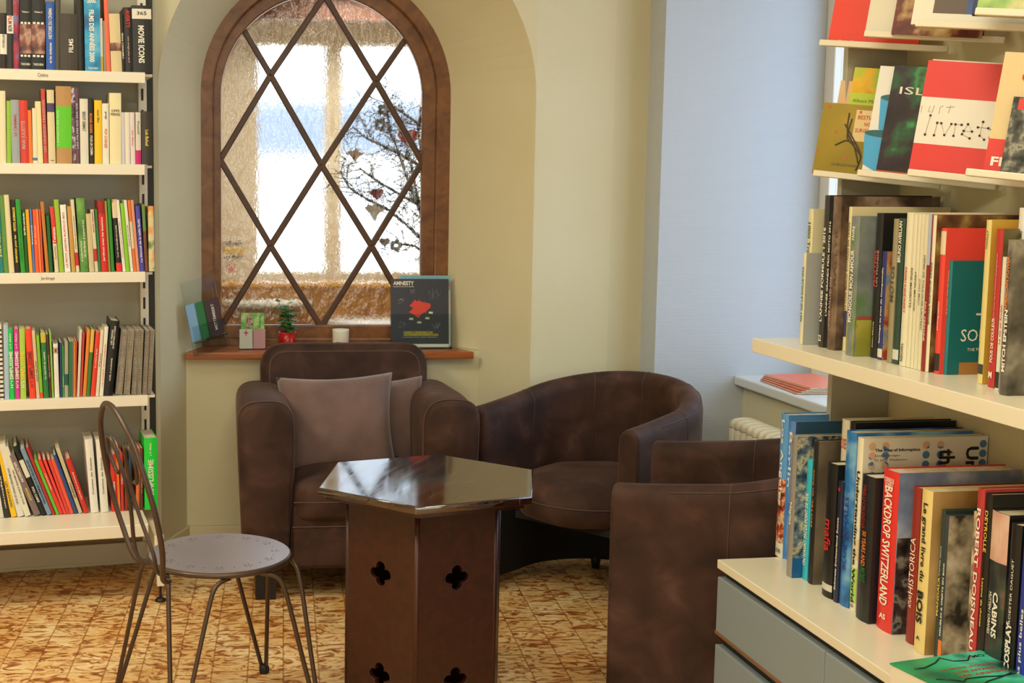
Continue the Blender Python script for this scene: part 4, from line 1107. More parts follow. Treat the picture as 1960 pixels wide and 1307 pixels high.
ROW1 = [  # x left, x right at the base, x top left, y top, colour, look, options
 (-12, 0, -12, -20, '#9a2f28', 'tall brick red spine', {}),
 (0, 13, 0, 25, '#1c1b1a', 'black book with white label', dict(b=[(.26, .62, '#e6e2d4')], t=[('HISTOIRE DU', 'k', .5, .25, .35, 'd')])),
 (13, 26, 12, -30, '#2b2826', 'dark film book', dict(b=[(.42, .63, '#e9e4d8')], t=[('FILM', 'r', .58, .09, .6, 'd'), ('NOIR', 'k', .48, .08, .6, 'd')])),
 (26, 37, 24, -25, '#5b3a72', 'purple collage book', dict(mc=F7)),
 (37, 60, 37, -45, '#141414', 'left filmstrip book', dict(b=[(.17, .49, F1)], t=[('TASCHEN', 'w', .055, .025, .75, 'h'), ('Volume 1', 'w', .62, .02, .6, 'h')], film=1)),
 (60, 86, 60, -45, '#151414', 'right filmstrip book', dict(b=[(.17, .49, F1)], t=[('TASCHEN', 'w', .055, .025, .75, 'h'), ('Volume 2', 'w', .62, .02, .6, 'h')], film=1)),
 (88, 105, 87, 3, '#2458b0', 'blue book', dict(t=[('HISTOIRE DU CINEMA', 'w', .68, .45, .4, 'u'), ('et les cinéastes', 'w', .25, .3, .3, 'u')])),
 (105, 115, 106, -5, '#4a463f', 'slim charcoal book', {}),
 (115, 149, 114, 26, '#3a322a', 'wide brown film book', dict(t=[('FILMS', 'w', .44, .24, .26, 'u', .02, .62), ('autocourants', 'd', .46, .34, .2, 'u', 0, .35)])),
 (149, 161, 146, -10, '#141312', 'plain black book', {}),
 (163, 193, 160, -25, '#1d7fb8', 'cyan swirl book', dict(mc=F3, t=[('FILMS DES ANNÉES 2000', 'w', .42, .62, .4, 'd', .03), ('TASCHEN', 'w', .035, .025, .6, 'h'), ('2000.', 'w', .84, .06, .6, 'h', .03)])),
 (193, 198, 191, 35, '#d8d2c0', 'slim white booklet', dict(b=[(0, .28, '#c9a02c')])),
 (199, 203.5, 197, 40, '#8f8b80', 'slim grey booklet', {}),
 (204, 212, 198, -18, '#ee6a4a', 'slim coral book', {}),
 (213, 234, 208, 26, '#d8c596', 'beige book with photo', dict(b=[(.36, .50, F1)])),
 (234, 239.5, 230, 27, '#1b1a18', 'slim black book', dict(t=[('SEAN CONNERY', 'w', .45, .45, .6, 'd')])),
 (240, 255, 236, 14, '#1f1c19', 'black book with red title', dict(t=[('AVERTY', 'r', .82, .28, .55, 'd', .03), ('une image plus tard', 'p', .35, .4, .3, 'd')])),
 (255, 292, 252, 10, '#17191a', 'thick black icons book', dict(t=[('MOVIE ICONS', 'w', .42, .56, .32, 'd', .03, .45), ('365', 'k', .885, .055, .5, 'h', .01)], b=[(.80, .95, '#e4dfd0')]))]
ROW2 = [
 (-13, 0, -13, 180, '#b9b0a0', 'pale stone book', {}),
 (0, 12, -2, 174, '#e4d9b6', 'tall cream book', {}),
 (13, 22, 12, 193, '#8fbf3a', 'slim lime book', {}),
 (23, 39, 20, 191, '#9aa2a8', 'blue grey book', dict(t=[('LE CINEMAS', 'r', .6, .34, .3, 'u')])),
 (40, 56, 36, 192, '#d23a2e', 'bright red book', dict(t=[('MARI JULIETTE', 'p', .45, .45, .6, 'u')])),
 (56, 63, 53, 211, '#e97a34', 'short orange book', {}),
 (63, 72, 61, 207, '#e6dcb8', 'cream book with blue dot', dict(b=[(.05, .1, '#2f7fc0')])),
 (72, 83, 67, 194, '#ecdfa8', 'pale yellow book', {}),
 (84, 92, 78, 170, '#c04a3a', 'rust red book', dict(t=[('LES GRANDES TRAGEDIES', 'p', .5, .7, .5, 'u')])),
 (93, 107, 89, 172, '#dccba2', 'beige book with violet photo', dict(b=[(.70, .82, '#4a3f6a')], t=[('Tragédie', 'k', .04, .02, .6, 'h')])),
 (108, 138, 106, 165, '#b78a52', 'thick kraft brown book', dict(b=[(.20, .74, '#5fc41e')], t=[('L EMPREINTE DES FILMS', 'w', .46, .45, .1, 'u', 0, .12)])),
 (139, 146, 136, 168, '#8d8aa0', 'silvery blue book', dict(mc=F2)),
 (146, 153, 143, 168, '#6b4454', 'plum book', dict(t=[('LES FILMS DE MA VIE', 'c', .5, .6, .5, 'u')])),
 (154, 170, 152, 189, '#dcd7c8', 'greyish white book', dict(t=[('BENOIT GRIMALT', 'd', .65, .3, .4, 'd')])),
 (171, 181, 168, 188, '#1f1d1c', 'black book with orange title', dict(t=[('MICHAEL HANEKE', 'o', .62, .3, .5, 'd', .03), ('POUR UN CINEMA', 'w', .28, .3, .5, 'd')])),
 (181, 195.5, 180, 192, '#f0c21c', 'yellow book', dict(t=[('mon film', 'd', .75, .2, .3, 'd')])),
 (196, 209, 195, 198, '#e9e2ce', 'white corner book', dict(t=[('POP CORNER', 'o', .42, .32, .42, 'd'), ('pop', 'k', .8, .12, .3, 'd')])),
 (210, 232.5, 209, 178, '#e8dcae', 'wide ivory book', dict(t=[('OFFS', 'd', .75, .035, .7, 'h'), ('FERRE', 'd', .70, .035, .8, 'h')])),
 (233, 240, 232, 215, '#c9c6d2', 'slim lavender white book', {}),
 (240.5, 249.5, 239, 215, '#e4dcc6', 'slim ivory book', {}),
 (250, 259.5, 248, 215, '#e2d4d2', 'slim pinkish white book', dict(t=[('les films', 'r', .5, .3, .3, 'd')])),
 (260, 270, 259, 215, '#d6cfc0', 'magenta footed book', dict(b=[(0, .27, '#c21c6c')], t=[('Positif', 'd', .7, .25, .35, 'd')])),
 (271, 292, 270, 213, '#2f2922', 'dark brown end book', dict(t=[('Luis Buñuel', 'y', .5, .3, .3, 'd')]))]
ROW3 = [
 (-12, 0, -22, 380, '#2a6a8a', 'petrol blue book', {}),
 (0, 8, -9, 375, '#1d7d7c', 'teal book', dict(t=[('jardin', 'y', .4, .4, .5, 'u')])),
 (8.5, 17, -1, 374, '#5f8f3e', 'mossy green book', {}),
 (17.5, 28, 6, 373, '#e0d2a8', 'tall sand coloured book', {}),
 (29, 39, 20, 383, '#221d16', 'black book with yellow lettering', dict(t=[('PETITS ANIMAUX', 'y', .74, .33, .5, 'u', .03), ('SABORD pour les', 'y', .33, .38, .5, 'u', .03)])),
 (40, 49, 29, 381, '#2c9a34', 'fresh green book', dict(t=[('HERBES DU JARDIN', 'g', .4, .5, .4, 'u')])),
 (49.5, 55.5, 42, 403, '#1f5a24', 'dark green garden book', dict(t=[('Jardins partagés', 'w', .78, .36, .7, 'u', .03)])),
 (56.5, 63, 48.5, 401, '#f2a626', 'amber book', {}),
 (63.5, 67.5, 56.5, 401, '#3a7ed0', 'slim sky blue book', dict(t=[('bassins', 'w', .6, .3, .7, 'u')])),
 (68, 75.5, 62, 401, '#ee5a34', 'vermilion book', dict(t=[('les plantes', 'w', .6, .3, .4, 'u')])),
 (76, 80, 69, 401, '#f08030', 'slim tangerine book', {}),
 (80.5, 84, 74, 401, '#d84a38', 'slim red book', {}),
 (88, 94.5, 77, 386, '#c27a32', 'ochre brown book', {}),
 (95, 101.5, 88, 412, '#14622e', 'short pine green book', {}),
 (105, 113, 95.5, 396, '#dccfb0', 'red topped tomato book', dict(b=[(.44, 1, '#e23a34')], t=[('Tomates', 'w', .57, .24, .75, 'u', .02), ('PLANTES', 'd', .3, .2, .3, 'u')])),
 (114, 123, 103, 382, '#97bd3a', 'yellow green book', {}),
 (124, 135.5, 114.5, 392, '#efece2', 'white rustic book', dict(t=[('LE PETIT JARDIN RUSTICO BIO', 'r', .48, .82, .4, 'u')])),
 (137, 145, 128, 395, '#c8984e', 'caramel book', {}),
 (146, 152.5, 135, 382, '#ddd0b0', 'cream book with red tag', dict(b=[(.09, .27, '#c4302a')], t=[('Plantes gourmandes', 'd', .55, .45, .4, 'u')])),
 (154, 170, 145, 379, '#4d8238', 'leafy green guide', dict(mc=F5, t=[('du jardinier d aujourd hui', 'w', .45, .5, .28, 'u', .02, .7), ('LE GUIDE PRATIQUE', 'w', .28, .28, .22, 'u', .02, .32)])),
 (171, 181, 164, 409, '#cdbd92', 'short beige book', {}),
 (182, 188.5, 173, 401, '#d8cba6', 'slim cream book with red tag', dict(b=[(.17, .37, '#b8322c')], t=[('spirale végétale', 'm', .8, .34, .5, 'u')])),
 (189, 194, 181, 401, '#2a7436', 'slim bottle green book', {}),
 (194.5, 207.5, 186.5, 384, '#cf2620', 'red insect book', dict(b=[(.82, 1, '#9c1c1a')], t=[('Jardinez avec les insectes', 'w', .46, .62, .36, 'u', .02)])),
 (208, 212, 200, 385, '#9a8a3a', 'slim olive book', {}),
 (213, 219.5, 205, 381, '#2c8a2e', 'slim emerald book', {}),
 (223, 233.5, 213, 381, '#1c1a18', 'black book with lemon cover', dict(b=[(.74, 1, F6), (0, .12, '#e0342c')], t=[('Le sol - Une merveille sous vos pieds', 'w', .42, .44, .35, 'u')])),
 (235, 241, 222, 383, '#e8e2d6', 'white permaculture book', dict(t=[('Permaculture au jardin', 'r', .45, .5, .4, 'u')])),
 (241.5, 249, 230, 389, '#84c82c', 'vivid lime book', {}),
 (250, 255.5, 237, 383, '#e6e0d2', 'slim off-white book', dict(t=[('JARDIN DE POCHE', 'k', .5, .3, .45, 'u')])),
 (256, 261.5, 244, 383, '#e0742e', 'slim orange book', dict(b=[(.32, .7, '#d8cba0')])),
 (262, 267.5, 250, 383, '#dc9478', 'slim salmon book', {}),
 (268, 277, 258.5, 394, '#4b48a8', 'violet blue manual', dict(t=[('Le Manuel de la taille facile', 'w', .47, .66, .42, 'u', .02)])),
 (278, 284, 271, 391, '#7a4630', 'brown and green book', dict(b=[(.6, 1, '#5f8a48')], t=[('L Aquaponie', 'g', .35, .3, .5, 'u')])),
 (285, 296, 283, 395, '#d9c48c', 'book with sunflower cover', dict(mc=F4))]
ROW4 = [
 (-10, 0, -14, 626, '#d83a2c', 'red striped book', {}),
 (0.3, 8, -5, 622, '#e6e2d8', 'black and white striped book', dict(stripes=1)),
 (9, 18, 6, 621.6, '#a9c0d6', 'pale blue book', {}),
 (19, 28.5, 14.5, 629.5, '#12c24e', 'emerald cookbook number one', dict(t=[('SIMPLISSIME', 'w', .48, .40, .72, 'u', .02), ('N°1', 'w', .21, .1, .5, 'u'), ('J.-F. Mallet', 'w', .83, .22, .4, 'u')])),
 (29.3, 38.8, 26, 629.5, '#cf3a9c', 'magenta cookbook number three', dict(t=[('SIMPLISSIME', 'w', .48, .40, .72, 'u', .02), ('N°3', 'w', .21, .1, .5, 'u'), ('J.-F. Mallet', 'w', .83, .22, .4, 'u')])),
 (39.5, 50.5, 36.5, 629.5, '#a9cf4e', 'lime cookbook', dict(t=[('SIMPLISSIME', 'y', .48, .40, .72, 'u', .02), ('N°5', 'w', .21, .1, .5, 'u')])),
 (57, 69, 47.5, 629.5, '#f0452c', 'vermilion cookbook number seven', dict(t=[('SIMPLISSIME', 'm', .48, .40, .66, 'u', .02), ('N°7', 'm', .21, .1, .5, 'u')])),
 (70, 76.5, 60.5, 633, '#d8be98', 'peach beige book', dict(t=[('tout est bon', 'd', .4, .3, .5, 'u')])),
 (77, 83, 69, 642, '#80c02c', 'spring green book', dict(b=[(0, .09, '#e2502c')])),
 (84, 94, 77, 637, '#2a7a40', 'deep green book', dict(b=[(.85, 1, '#c9b83a')], t=[('Le marché en cuisine', 'w', .5, .42, .35, 'u')])),
 (95, 99.5, 88, 640, '#4c2a1c', 'chocolate brown book', dict(t=[('les terrines', 'p', .5, .35, .5, 'u')])),
 (100, 103.8, 94, 636, '#86bc4a', 'slim apple green book', {}),
 (105, 114, 101.5, 658, '#e8e4da', 'white book with folk ornament', dict(b=[(.82, .93, '#c8a48a')], t=[('x', 'k', .875, .06, .5, 'h', .03)])),
 (115, 119, 114, 656, '#25386c', 'slim navy book', {}),
 (119.5, 123, 118.5, 662, '#2e9a48', 'slim jade book', dict(t=[('les herbes', 'y', .3, .2, .6, 'u')])),
 (123.5, 130.5, 123.5, 655, '#a8a38c', 'grey green book', dict(b=[(.22, .42, '#1c5a5c')])),
 (131, 136, 132, 654, '#2c7440', 'holly green book', {}),
 (136.3, 140, 137, 654, '#5d6466', 'slate book', {}),
 (140.5, 142.7, 141, 654, '#e9a83a', 'thin mustard booklet', {}),
 (143, 146, 144, 653, '#dc4a28', 'thin flame red booklet', {}),
 (147, 152, 152, 631, '#d4d0c6', 'slim silver white book', {}),
 (153, 157, 158, 638, '#c93a30', 'slim cherry book', {}),
 (158, 164.5, 166.5, 632, '#e08a34', 'apricot book', {}),
 (165, 172, 174, 631, '#3f7a3a', 'two tone green and amber book', dict(b=[(.66, 1, '#e0b24a')])),
 (173, 182, 183, 637, '#e0402e', 'poppy red book', dict(t=[('la cuisine facile', 'w', .6, .3, .25, 'u')])),
 (182.7, 189, 192.5, 632, '#e2d6bc', 'light cream book', dict(t=[('Pasta', 'd', .55, .2, .4, 'u')])),
 (190, 197.5, 200, 626, '#e9e4d4', 'tall white slim book', dict(t=[('LA CUISINE VEGETARIENNE', 'o', .45, .6, .35, 'u')])),
 (198, 215.5, 211.5, 615, '#101112', 'tall thick black book', dict(t=[('LES FRERES', 'w', .78, .2, .18, 'u', .01, .3), ('DE MARTINEZ A CUISINE', 'w', .78, .3, .18, 'u', .01, .55), ('NOËL A LAUSANNE', 'w', .35, .3, .2, 'u')]))]
NOTEB = [(220, 234, 231.5), (236, 248, 245.5), (251, 261, 258), (262, 270, 267), (272, 281, 278), (282, 290, 288)]
ROW5 = [
 (-12, -1, -34, 860, '#6c8c9c', 'dusty blue leaning book', {}),
 (0, 8, -21, 872, '#e8e2d6', 'leftmost white leaning book', dict(b=[(0, .2, '#d8d2c4')])),
 (9, 21, -14, 868, '#2c2926', 'charcoal leaning book', dict(t=[('Végétarien', 'w', .4, .5, .3, 'd')])),
 (22, 33, -8, 866, '#f2c01c', 'golden leaning book', dict(t=[('LES GRANDES', 'd', .35, .4, .4, 'd', .02)])),
 (34, 47, -3, 850, '#dedad0', 'pale mint spined book', dict(t=[('ON MANGE DANS LE SUD', 'd', .42, .5, .3, 'd', .02)])),
 (48, 60, 4, 856, '#e2dcc8', 'ivory leaning book', dict(t=[('ON MANGE DANS LE SUD', 'd', .42, .5, .3, 'd', .02)])),
 (66, 79.5, 15, 871, '#7c6a68', 'mauve grey book', dict(t=[('SAUCISSON', 'w', .72, .32, .4, 'd', .02), ('MONIQUE', 'y', .35, .2, .35, 'd')])),
 (81, 90.5, 24, 854, '#171615', 'black gas book', dict(b=[(.55, .8, '#dcd6c4')], t=[('FOU CAKE', 'w', .3, .22, .5, 'd', .02)])),
 (91, 100.5, 38, 859, '#7896b0', 'denim blue book', dict(t=[('LES RECETTES DE LA FERMENTATION', 'k', .5, .66, .45, 'd', .02)])),
 (101, 107, 49, 857, '#b3282a', 'crimson book', {}),
 (108, 114, 65, 880, '#5fc02e', 'grass green book', {}),
 (114.5, 122, 72, 880, '#e23a30', 'first red twin book', dict(t=[('recettes', 'w', .6, .3, .3, 'd')])),
 (122.5, 128, 82, 880, '#e6443a', 'second red twin book', {}),
 (128.5, 134, 91, 880, '#e03c36', 'third red twin book', {}),
 (134.5, 142, 97, 880, '#ea5a3c', 'scarlet orange book', {}),
 (143, 150, 101, 871, '#2c4c86', 'royal blue book', {}),
 (151, 158.5, 106, 857, '#ccbc98', 'putty coloured book', dict(t=[('CONSERVER', 'd', .35, .24, .5, 'd', .02)])),
 (161, 171, 125, 878, '#cc2e28', 'front leaning red book', dict(t=[('Barbecue à la plancha', 'w', .5, .5, .35, 'd')])),
 (174, 189, 162, 841, '#e9e6de', 'left thick white book', dict(t=[('Cuisine de Suisse', 'd', .5, .5, .22, 'u')])),
 (193, 208, 183, 841, '#e7e3da', 'right thick white book', dict(t=[('Cuisine de Suisse', 'd', .5, .5, .22, 'u')])),
 (213.5, 225, 211, 869, '#d42e26', 'red book behind the wire chair', dict(t=[('Femme Cuisine', 'w', .35, .35, .35, 'u')])),
 (226, 231, 221, 852, '#e0762c', 'slim pumpkin book', {}),
 (232, 238, 229, 868, '#c8322a', 'slim ruby book', dict(t=[('Légumes', 'w', .6, .25, .5, 'u')])),
 (239, 245, 238, 868, '#8e2a24', 'maroon book', dict(t=[('Cuisine asiatique', 'p', .5, .4, .4, 'u')])),
 (246, 252, 246, 864, '#20405c', 'midnight blue book', dict(b=[(0, .2, '#9cb84a')])),
 (260, 267, 261, 858, '#d86a3a', 'terracotta book', {}),
 (268, 274, 268, 858, '#5c3424', 'walnut brown book', dict(t=[('Le gibier', 'p', .4, .25, .4, 'u')])),
 (277, 302, 275.5, 838.5, '#18d03c', 'thick neon green cookbook', dict(t=[('SIMPLISSIME', 'w', .45, .5, .42, 'u', .02), ('J.-F. Mallet', 'w', .84, .18, .2, 'u')]))]
def left_row(rows, z, phrase, group, v0=.012, dep=.165):
    labs = autolabel(rows, phrase); rg = random.Random(len(rows))
    for r, lab in zip(rows, labs):
        x0, x1, xt, yt, c, nm, op = r
        v = v0 + rg.uniform(0, .004)
        yb = to_px(ML @ V((0, v, z)))[1]
        a = bisect(lambda s_: to_px(ML @ V((s_, v, z)))[0] - x0, -1.6, .3)
        b2 = bisect(lambda s_: to_px(ML @ V((s_, v, z)))[0] - x1, -1.6, .3)
        tx_, tz_ = left_px(xt, yt, v)
        # thickness, height, lean of the real book
        dx = tx_ - a; H0 = tz_ - z; ang = math.atan2(dx, H0)
        w = max((b2 - a - .0004) * math.cos(ang), .002); H = H0 / math.cos(ang) if abs(ang) > .02 else H0
        if ang > 0: Mx = ML @ Matrix.Translation((b2, v, z)) @ Matrix.Rotation(ang, 4, 'Y') @ Matrix.Translation((-w, 0, .0004))
        else: Mx = ML @ Matrix.Translation((a, v, z)) @ Matrix.Rotation(ang, 4, 'Y') @ Matrix.Translation((0, 0, .0004))
        if ang < 0: H = max(H - w * math.tan(-ang) * .5, .05)
        d = min(dep * rg.uniform(.85, 1.05), H * .82, .225)
        hard = w > .009
        bk_ = book(Mx, w, H, d, c, bulge=min(w * .12, .0025) if hard else 0, hard=hard, mcover=op.get('mc'), titles=op.get('t', ()), bands=op.get('b', ()), label=lab, group=group)
        if op.get('film'):
            b = MB()
            for zz in (.145, .50):
                for k in range(3): b.box((w * (.2 + .3 * k), -.0012 - min(w * .12, .0025) * math.sin(PI * (.2 + .3 * k)), H * zz), (w * .2, .001, H * .022))
            b.build('film_perforations', mat('sprocket_white', '#e8e4d8', .5), bk_)['kind'] = 'stuff'
        if op.get('stripes'):
            b = MB()
            for k in range(16): b.box((w / 2, -.0006 - .001, H * (.03 + .06 * k)), (w, .001, H * .022))
            b.build('black_stripes', M_black, bk_)['kind'] = 'stuff'
left_row(ROW1, ZSH[0], 'top left shelf', 'film books on the top left shelf')
left_row(ROW2, ZSH[1], 'second left shelf', 'film books on the second left shelf')
left_row(ROW3, ZSH[2], 'third left shelf', 'gardening books on the third left shelf')
left_row(ROW4, ZSH[3], 'fourth left shelf', 'cookery books on the fourth left shelf', v0=.02)
left_row(ROW5, ZB, 'bottom left shelf', 'cookery books on the bottom left shelf', v0=.005)
M_note = noise_mat('kraft_notebook', [(.4, '#9a8f80'), (.6, '#b3a792')], 30)
pos = ('against the thick black book', 'second from the black book', 'third from the black book', 'third from the wall end', 'second from the wall end', 'at the wall end')
for i, (x0, x1, xt) in enumerate(NOTEB):
    v = .02; z = ZSH[3]
    a = bisect(lambda s_: to_px(ML @ V((s_, v, z)))[0] - x0, -1.6, .3); b2 = bisect(lambda s_: to_px(ML @ V((s_, v, z)))[0] - x1, -1.6, .3)
    tx_, tz_ = left_px(xt, 632, v); ang = math.atan2(tx_ - a, tz_ - z); w = (b2 - a) * math.cos(ang) * .96; H = (tz_ - z) / math.cos(ang)
    Mx = ML @ Matrix.Translation((b2, v, z)) @ Matrix.Rotation(ang, 4, 'Y') @ Matrix.Translation((-w, 0, .0005))
    r = empty('spiral_notebook', Mx, 'grey spiral bound book %s, fourth shelf at left' % pos[i], 'notebook', 'spiral bound books on the fourth left shelf')
    b = MB(); b.box((w / 2, .09, H / 2), (w * .8, .165, H - .002)); b.build('pages', M_note, r)
    b = MB(); b.box((w * .06, .088, H / 2), (w * .1, .175, H)); b.box((w * .94, .088, H / 2), (w * .1, .175, H)); b.build('covers', mat('note_cover_%d' % (i % 2), ('#8a8078', '#a89c84')[i % 2], .5), r)
    b = MB()
    for k in range(26):
        zz = H * (.03 + .94 * k / 25)
        b.tube([(w / 2 + w * .46 * math.cos(q), .012 + .010 * math.sin(q), zz + .0008 * q) for q in [2 * PI * j / 8 for j in range(9)]], .0008, 4)
    b.build('spiral_wire', mat('wire', '#b8b4ac', .3, .8), r)['kind'] = 'stuff'

# ------------------------------------------------------------------ right-hand unit: base cabinet, worktop, shelving with display ledges
MR = frame_matrix(V((O2.x, O2.y, 0)), -D2, -N2, ZV); MRI = MR.inverted()
def rb(name, x0, x1, y0, y1, z0, z1, m, parent=None, bev=.0015):
    b = MB(); b.box(((x0 + x1) / 2, (y0 + y1) / 2, (z0 + z1) / 2), (x1 - x0, y1 - y0, z1 - z0)); o = b.build(name, m, parent)
    if parent is None: o.matrix_world = MR
    return bevel_mod(o, bev, 2) if bev else o
ZW = .535
UEND = 1.9
wt_ = rb('worktop', 0, UEND, 0, .47, ZW - .022, ZW, M_lam, None, .002)
tag(wt_, 'cream laminate worktop under the lower row of big books at the right', 'worktop')
cabm = empty('base_cabinet', MR, 'grey drawer cabinet under the cream worktop at the right', 'cabinet')
rb('carcass', .012, UEND - .01, .024, .46, .05, ZW - .0225, mat('charcoal_carcass', '#2c2e30', .5), cabm)
_sx = MRI @ at_plane(1577, 1249, V((O2.x, O2.y, 0)) , N2); US = _sx.x
for c0, c1 in ((.002, US - .0015), (US + .0015, US * 2), (US * 2 + .003, UEND - .01)):
    for z0, z1 in ((.350, .492), (.185, .322), (.03, .155)):
        d = rb('drawer', c0, c1, .002, .022, z0, z1, M_drawer, cabm, .0015)
        rb('bottom_edge', c0 + .0005, c1 - .0005, -.0005, .016, z0 - .0002, z0 + .008, mat('brown_edge', '#7c5c40', .5), d, 0)
rb('plinth', .03, UEND - .03, .05, .44, 0, .049, M_black, cabm)

unit = empty('display_shelving', MR, 'cream shelving unit with book shelf and slanted display ledges at the right', 'shelving')
ZU = 1.077
_se = MRI @ at_plane(1441.5, 647, V((O2.x, O2.y, 0)), D2); VS = _se.y; ZU = _se.z
rb('shelf_board', 0, UEND, VS, .425, ZU - .004, ZU, M_lam, unit, 0)
rb('shelf_front', 0, UEND, VS - .002, VS + .014, ZU - .033, ZU + .0005, M_lam, unit, .0015)
rb('shelf_underside', .003, UEND, VS + .0145, .425, ZU - .033, ZU - .028, M_lam, unit, 0)
_pa = MRI @ at_plane(1590, 745, V((O2.x, O2.y, 0)), D2); VP_ = _pa.y
rb('side_panel', .002, .022, VP_ - .010, .425, ZW + .0005, ZU - .0335, M_panelgrey, unit)
rb('side_panel', .002, .022, VP_ - .010, .425, ZU + .0005, 2.3, M_panelgrey, unit)
rb('back_panel', .0225, UEND, .415, .425, ZW + .0005, 2.3, mat('cream_back', '#cfc6a4', .5), unit, 0)
# slanted, turned display ledges
PSI, TL = math.radians(48), math.radians(8)
NPR = N2 * math.cos(TL) + ZV * math.sin(TL); KUP = ZV * math.cos(TL) - N2 * math.sin(TL)
EX = -(D2 * math.cos(PSI) + NPR * math.sin(PSI)); MN = NPR * math.cos(PSI) - D2 * math.sin(PSI)
def holder(u, z): return frame_matrix(W2(u, .189, z), EX, -MN, KUP)
HU = [.028 + .197 * i for i in range(6)]
ZR = [1.469, 1.771]
def to_h(Mh, x, y, dep=0.0):
    o_ = Mh.translation + Mh.to_3x3() @ V((0, dep, 0)); n_ = Mh.to_3x3() @ V((0, 1, 0)); P = at_plane(x, y, o_, n_); q = Mh.inverted() @ P; return q.x, q.z
LEDGE = {}
for ri, z in enumerate(ZR):
    for i, u in enumerate(HU[:5] if ri == 0 else HU[:5]):
        Mh = holder(u, z); LEDGE[ri, i] = Mh
        R3 = Mh.to_3x3().inverted(); back = R3 @ (-N2 * .216)
        e2 = .216 / max(.01, (EX.dot(-N2)))
        b = MB(); b.prism([(0, 0, -.004), (e2 * .96, 0, -.004), (back.x, back.y * .98, back.z - .004), (back.x * .06, back.y * .06 + .0, -.004)], (0, 0, .004))
        lg = b.build('display_ledge', M_lam, unit, MRI @ Mh)
        b = MB(); b.box((e2 * .48, -.003, .003), (e2 * .96, .005, .014), bevel=.002); b.build('front_lip', M_lam, lg)
def displayed(ri, i, p0, ptop, w, th, m, label, dep=.012, hard=True, name='book', cat='book', spine=None, text_=(), bands=()):
    """a book standing face-on on a ledge: p0 lower left corner, ptop upper left corner in the photograph"""
    Mh = LEDGE[ri, i]; x0, _z = to_h(Mh, p0[0], p0[1], dep); x1, z1 = to_h(Mh, ptop[0], ptop[1], dep)
    h = z1 - .002
    M = Mh @ Matrix.Translation((x0, dep, .002))
    r = empty(name, M, label, cat)
    t = .0025 if hard else .0008
    b = MB(); b.box((w / 2, t / 2, h / 2), (w, t, h)); b.box((w / 2, th - t / 2, h / 2), (w, t, h)); b.box((t / 2, th / 2, h / 2), (t, th - 2 * t + .0002, h)); b.build('cover', spine or m, r)
    b = MB(); b.box(((w + t) / 2 - .001, th / 2, h / 2), (w - t - .004, th - 2 * t, h - .005)); b.build('pages', M_paper, r)
    b = MB(); b.box((w / 2, -.0004, h / 2), (w - .0004, .0006, h - .0004)); b.build('front_cover', m, r)
    for (x0_, x1_, z0_, z1_, c) in bands:
        b = MB(); b.box((w * (x0_ + x1_) / 2, -.0010, h * (z0_ + z1_) / 2), (w * (x1_ - x0_), .0006, h * (z1_ - z0_))); b.build('cover_panel', mat('panel_' + c.strip('#'), c, .4) if isinstance(c, str) else c, r)
    for (s_, ink, xc, zc, wf, hf, bold) in text_:
        text(r, s_, w * wf, h * hf, Matrix.Translation((w * xc, -.0018, h * zc)) @ FT, ink, 'cover_lettering', bold)
    return r, w, h
F_olive = film('olive_cover', [(.4, '#8f7a22'), (.55, '#a08a2c'), (.64, '#b89a3c')], 5)
F_yel = film('yellow_town_cover', [(.38, '#c98a1c'), (.5, '#e8b92c'), (.58, '#a8c83a'), (.7, '#d8a030')], 9)
F_aur = film('aurora_cover', [(.36, '#1f1a20'), (.5, '#32262c'), (.58, '#2f5c3c'), (.62, '#4a9c5c'), (.68, '#3a2430')], 11)
F_bw = film('grey_rail_photo', [(.35, '#1a1b18'), (.5, '#4f5148'), (.62, '#a09c8c'), (.7, '#2c2d28')], 45)
F_wood = film('wood_photo', [(.35, '#a07a44'), (.55, '#c9a468'), (.7, '#8a5f30')], 6)
F_gloss = film('glossy_red_brown', [(.35, '#3a1614'), (.5, '#6c3026'), (.62, '#c8a86c'), (.72, '#e0d2a8')], 16)
F_city = film('city_photo', [(.38, '#2f3b4a'), (.5, '#6c7f8c'), (.6, '#c9bb94'), (.7, '#3a4a3c')], 40)
F_sky = film('sky_photo', [(.35, '#5c6f92'), (.55, '#8a98b4'), (.7, '#c4c8cc')], 12)
F_crowd = film('dark_crowd_photo', [(.35, '#1d1a1c'), (.5, '#4a3c38'), (.6, '#8c8478'), (.68, '#2b3a2c')], 34)
F_fun = film('child_drawing', [(.35, '#6a9a4c'), (.5, '#a8c46c'), (.6, '#d8c49a'), (.7, '#4a86b0')], 14)
RW = .27
r, w, h = displayed(0, 0, (1578, 334), (1584, 152), .10, .006, mat('buff_sheet', '#d8b486', .5), 'pale buff booklet sticking out behind the olive cover, lower display row', dep=.040, hard=False, bands=((.35, .6, .78, .785, '#5a5048'),))
displayed(0, 0, (1600, 334), (1616, 127), .16, .010, F_yel, 'yellow and green town picture book behind the olive cover, lower display row', dep=.028, text_=(('Albert Mansour - Fiorella', 'd', .45, .70, .8, .03, 0),), bands=((.0, 1, .60, .77, '#b9cf3c'),))
r, w, h = displayed(0, 0, (1553, 335), (1573, 195), .14, .012, F_olive, 'olive cover with red dots and a dark branching figure, lower display row', dep=.010, spine=mat('olive_spine', '#c9a548', .5), bands=((.55, .98, .50, .93, '#e0c890'),), text_=(('BESTIAIRE', 'r', .77, .83, .36, .055, .01), ('NOS', 'r', .77, .74, .12, .05, .01), ('SURVIVANTS', 'r', .77, .65, .38, .055, .01), ('LES BELLES IMAGES', 'd', .5, .16, .42, .035, 0)))
b = MB()
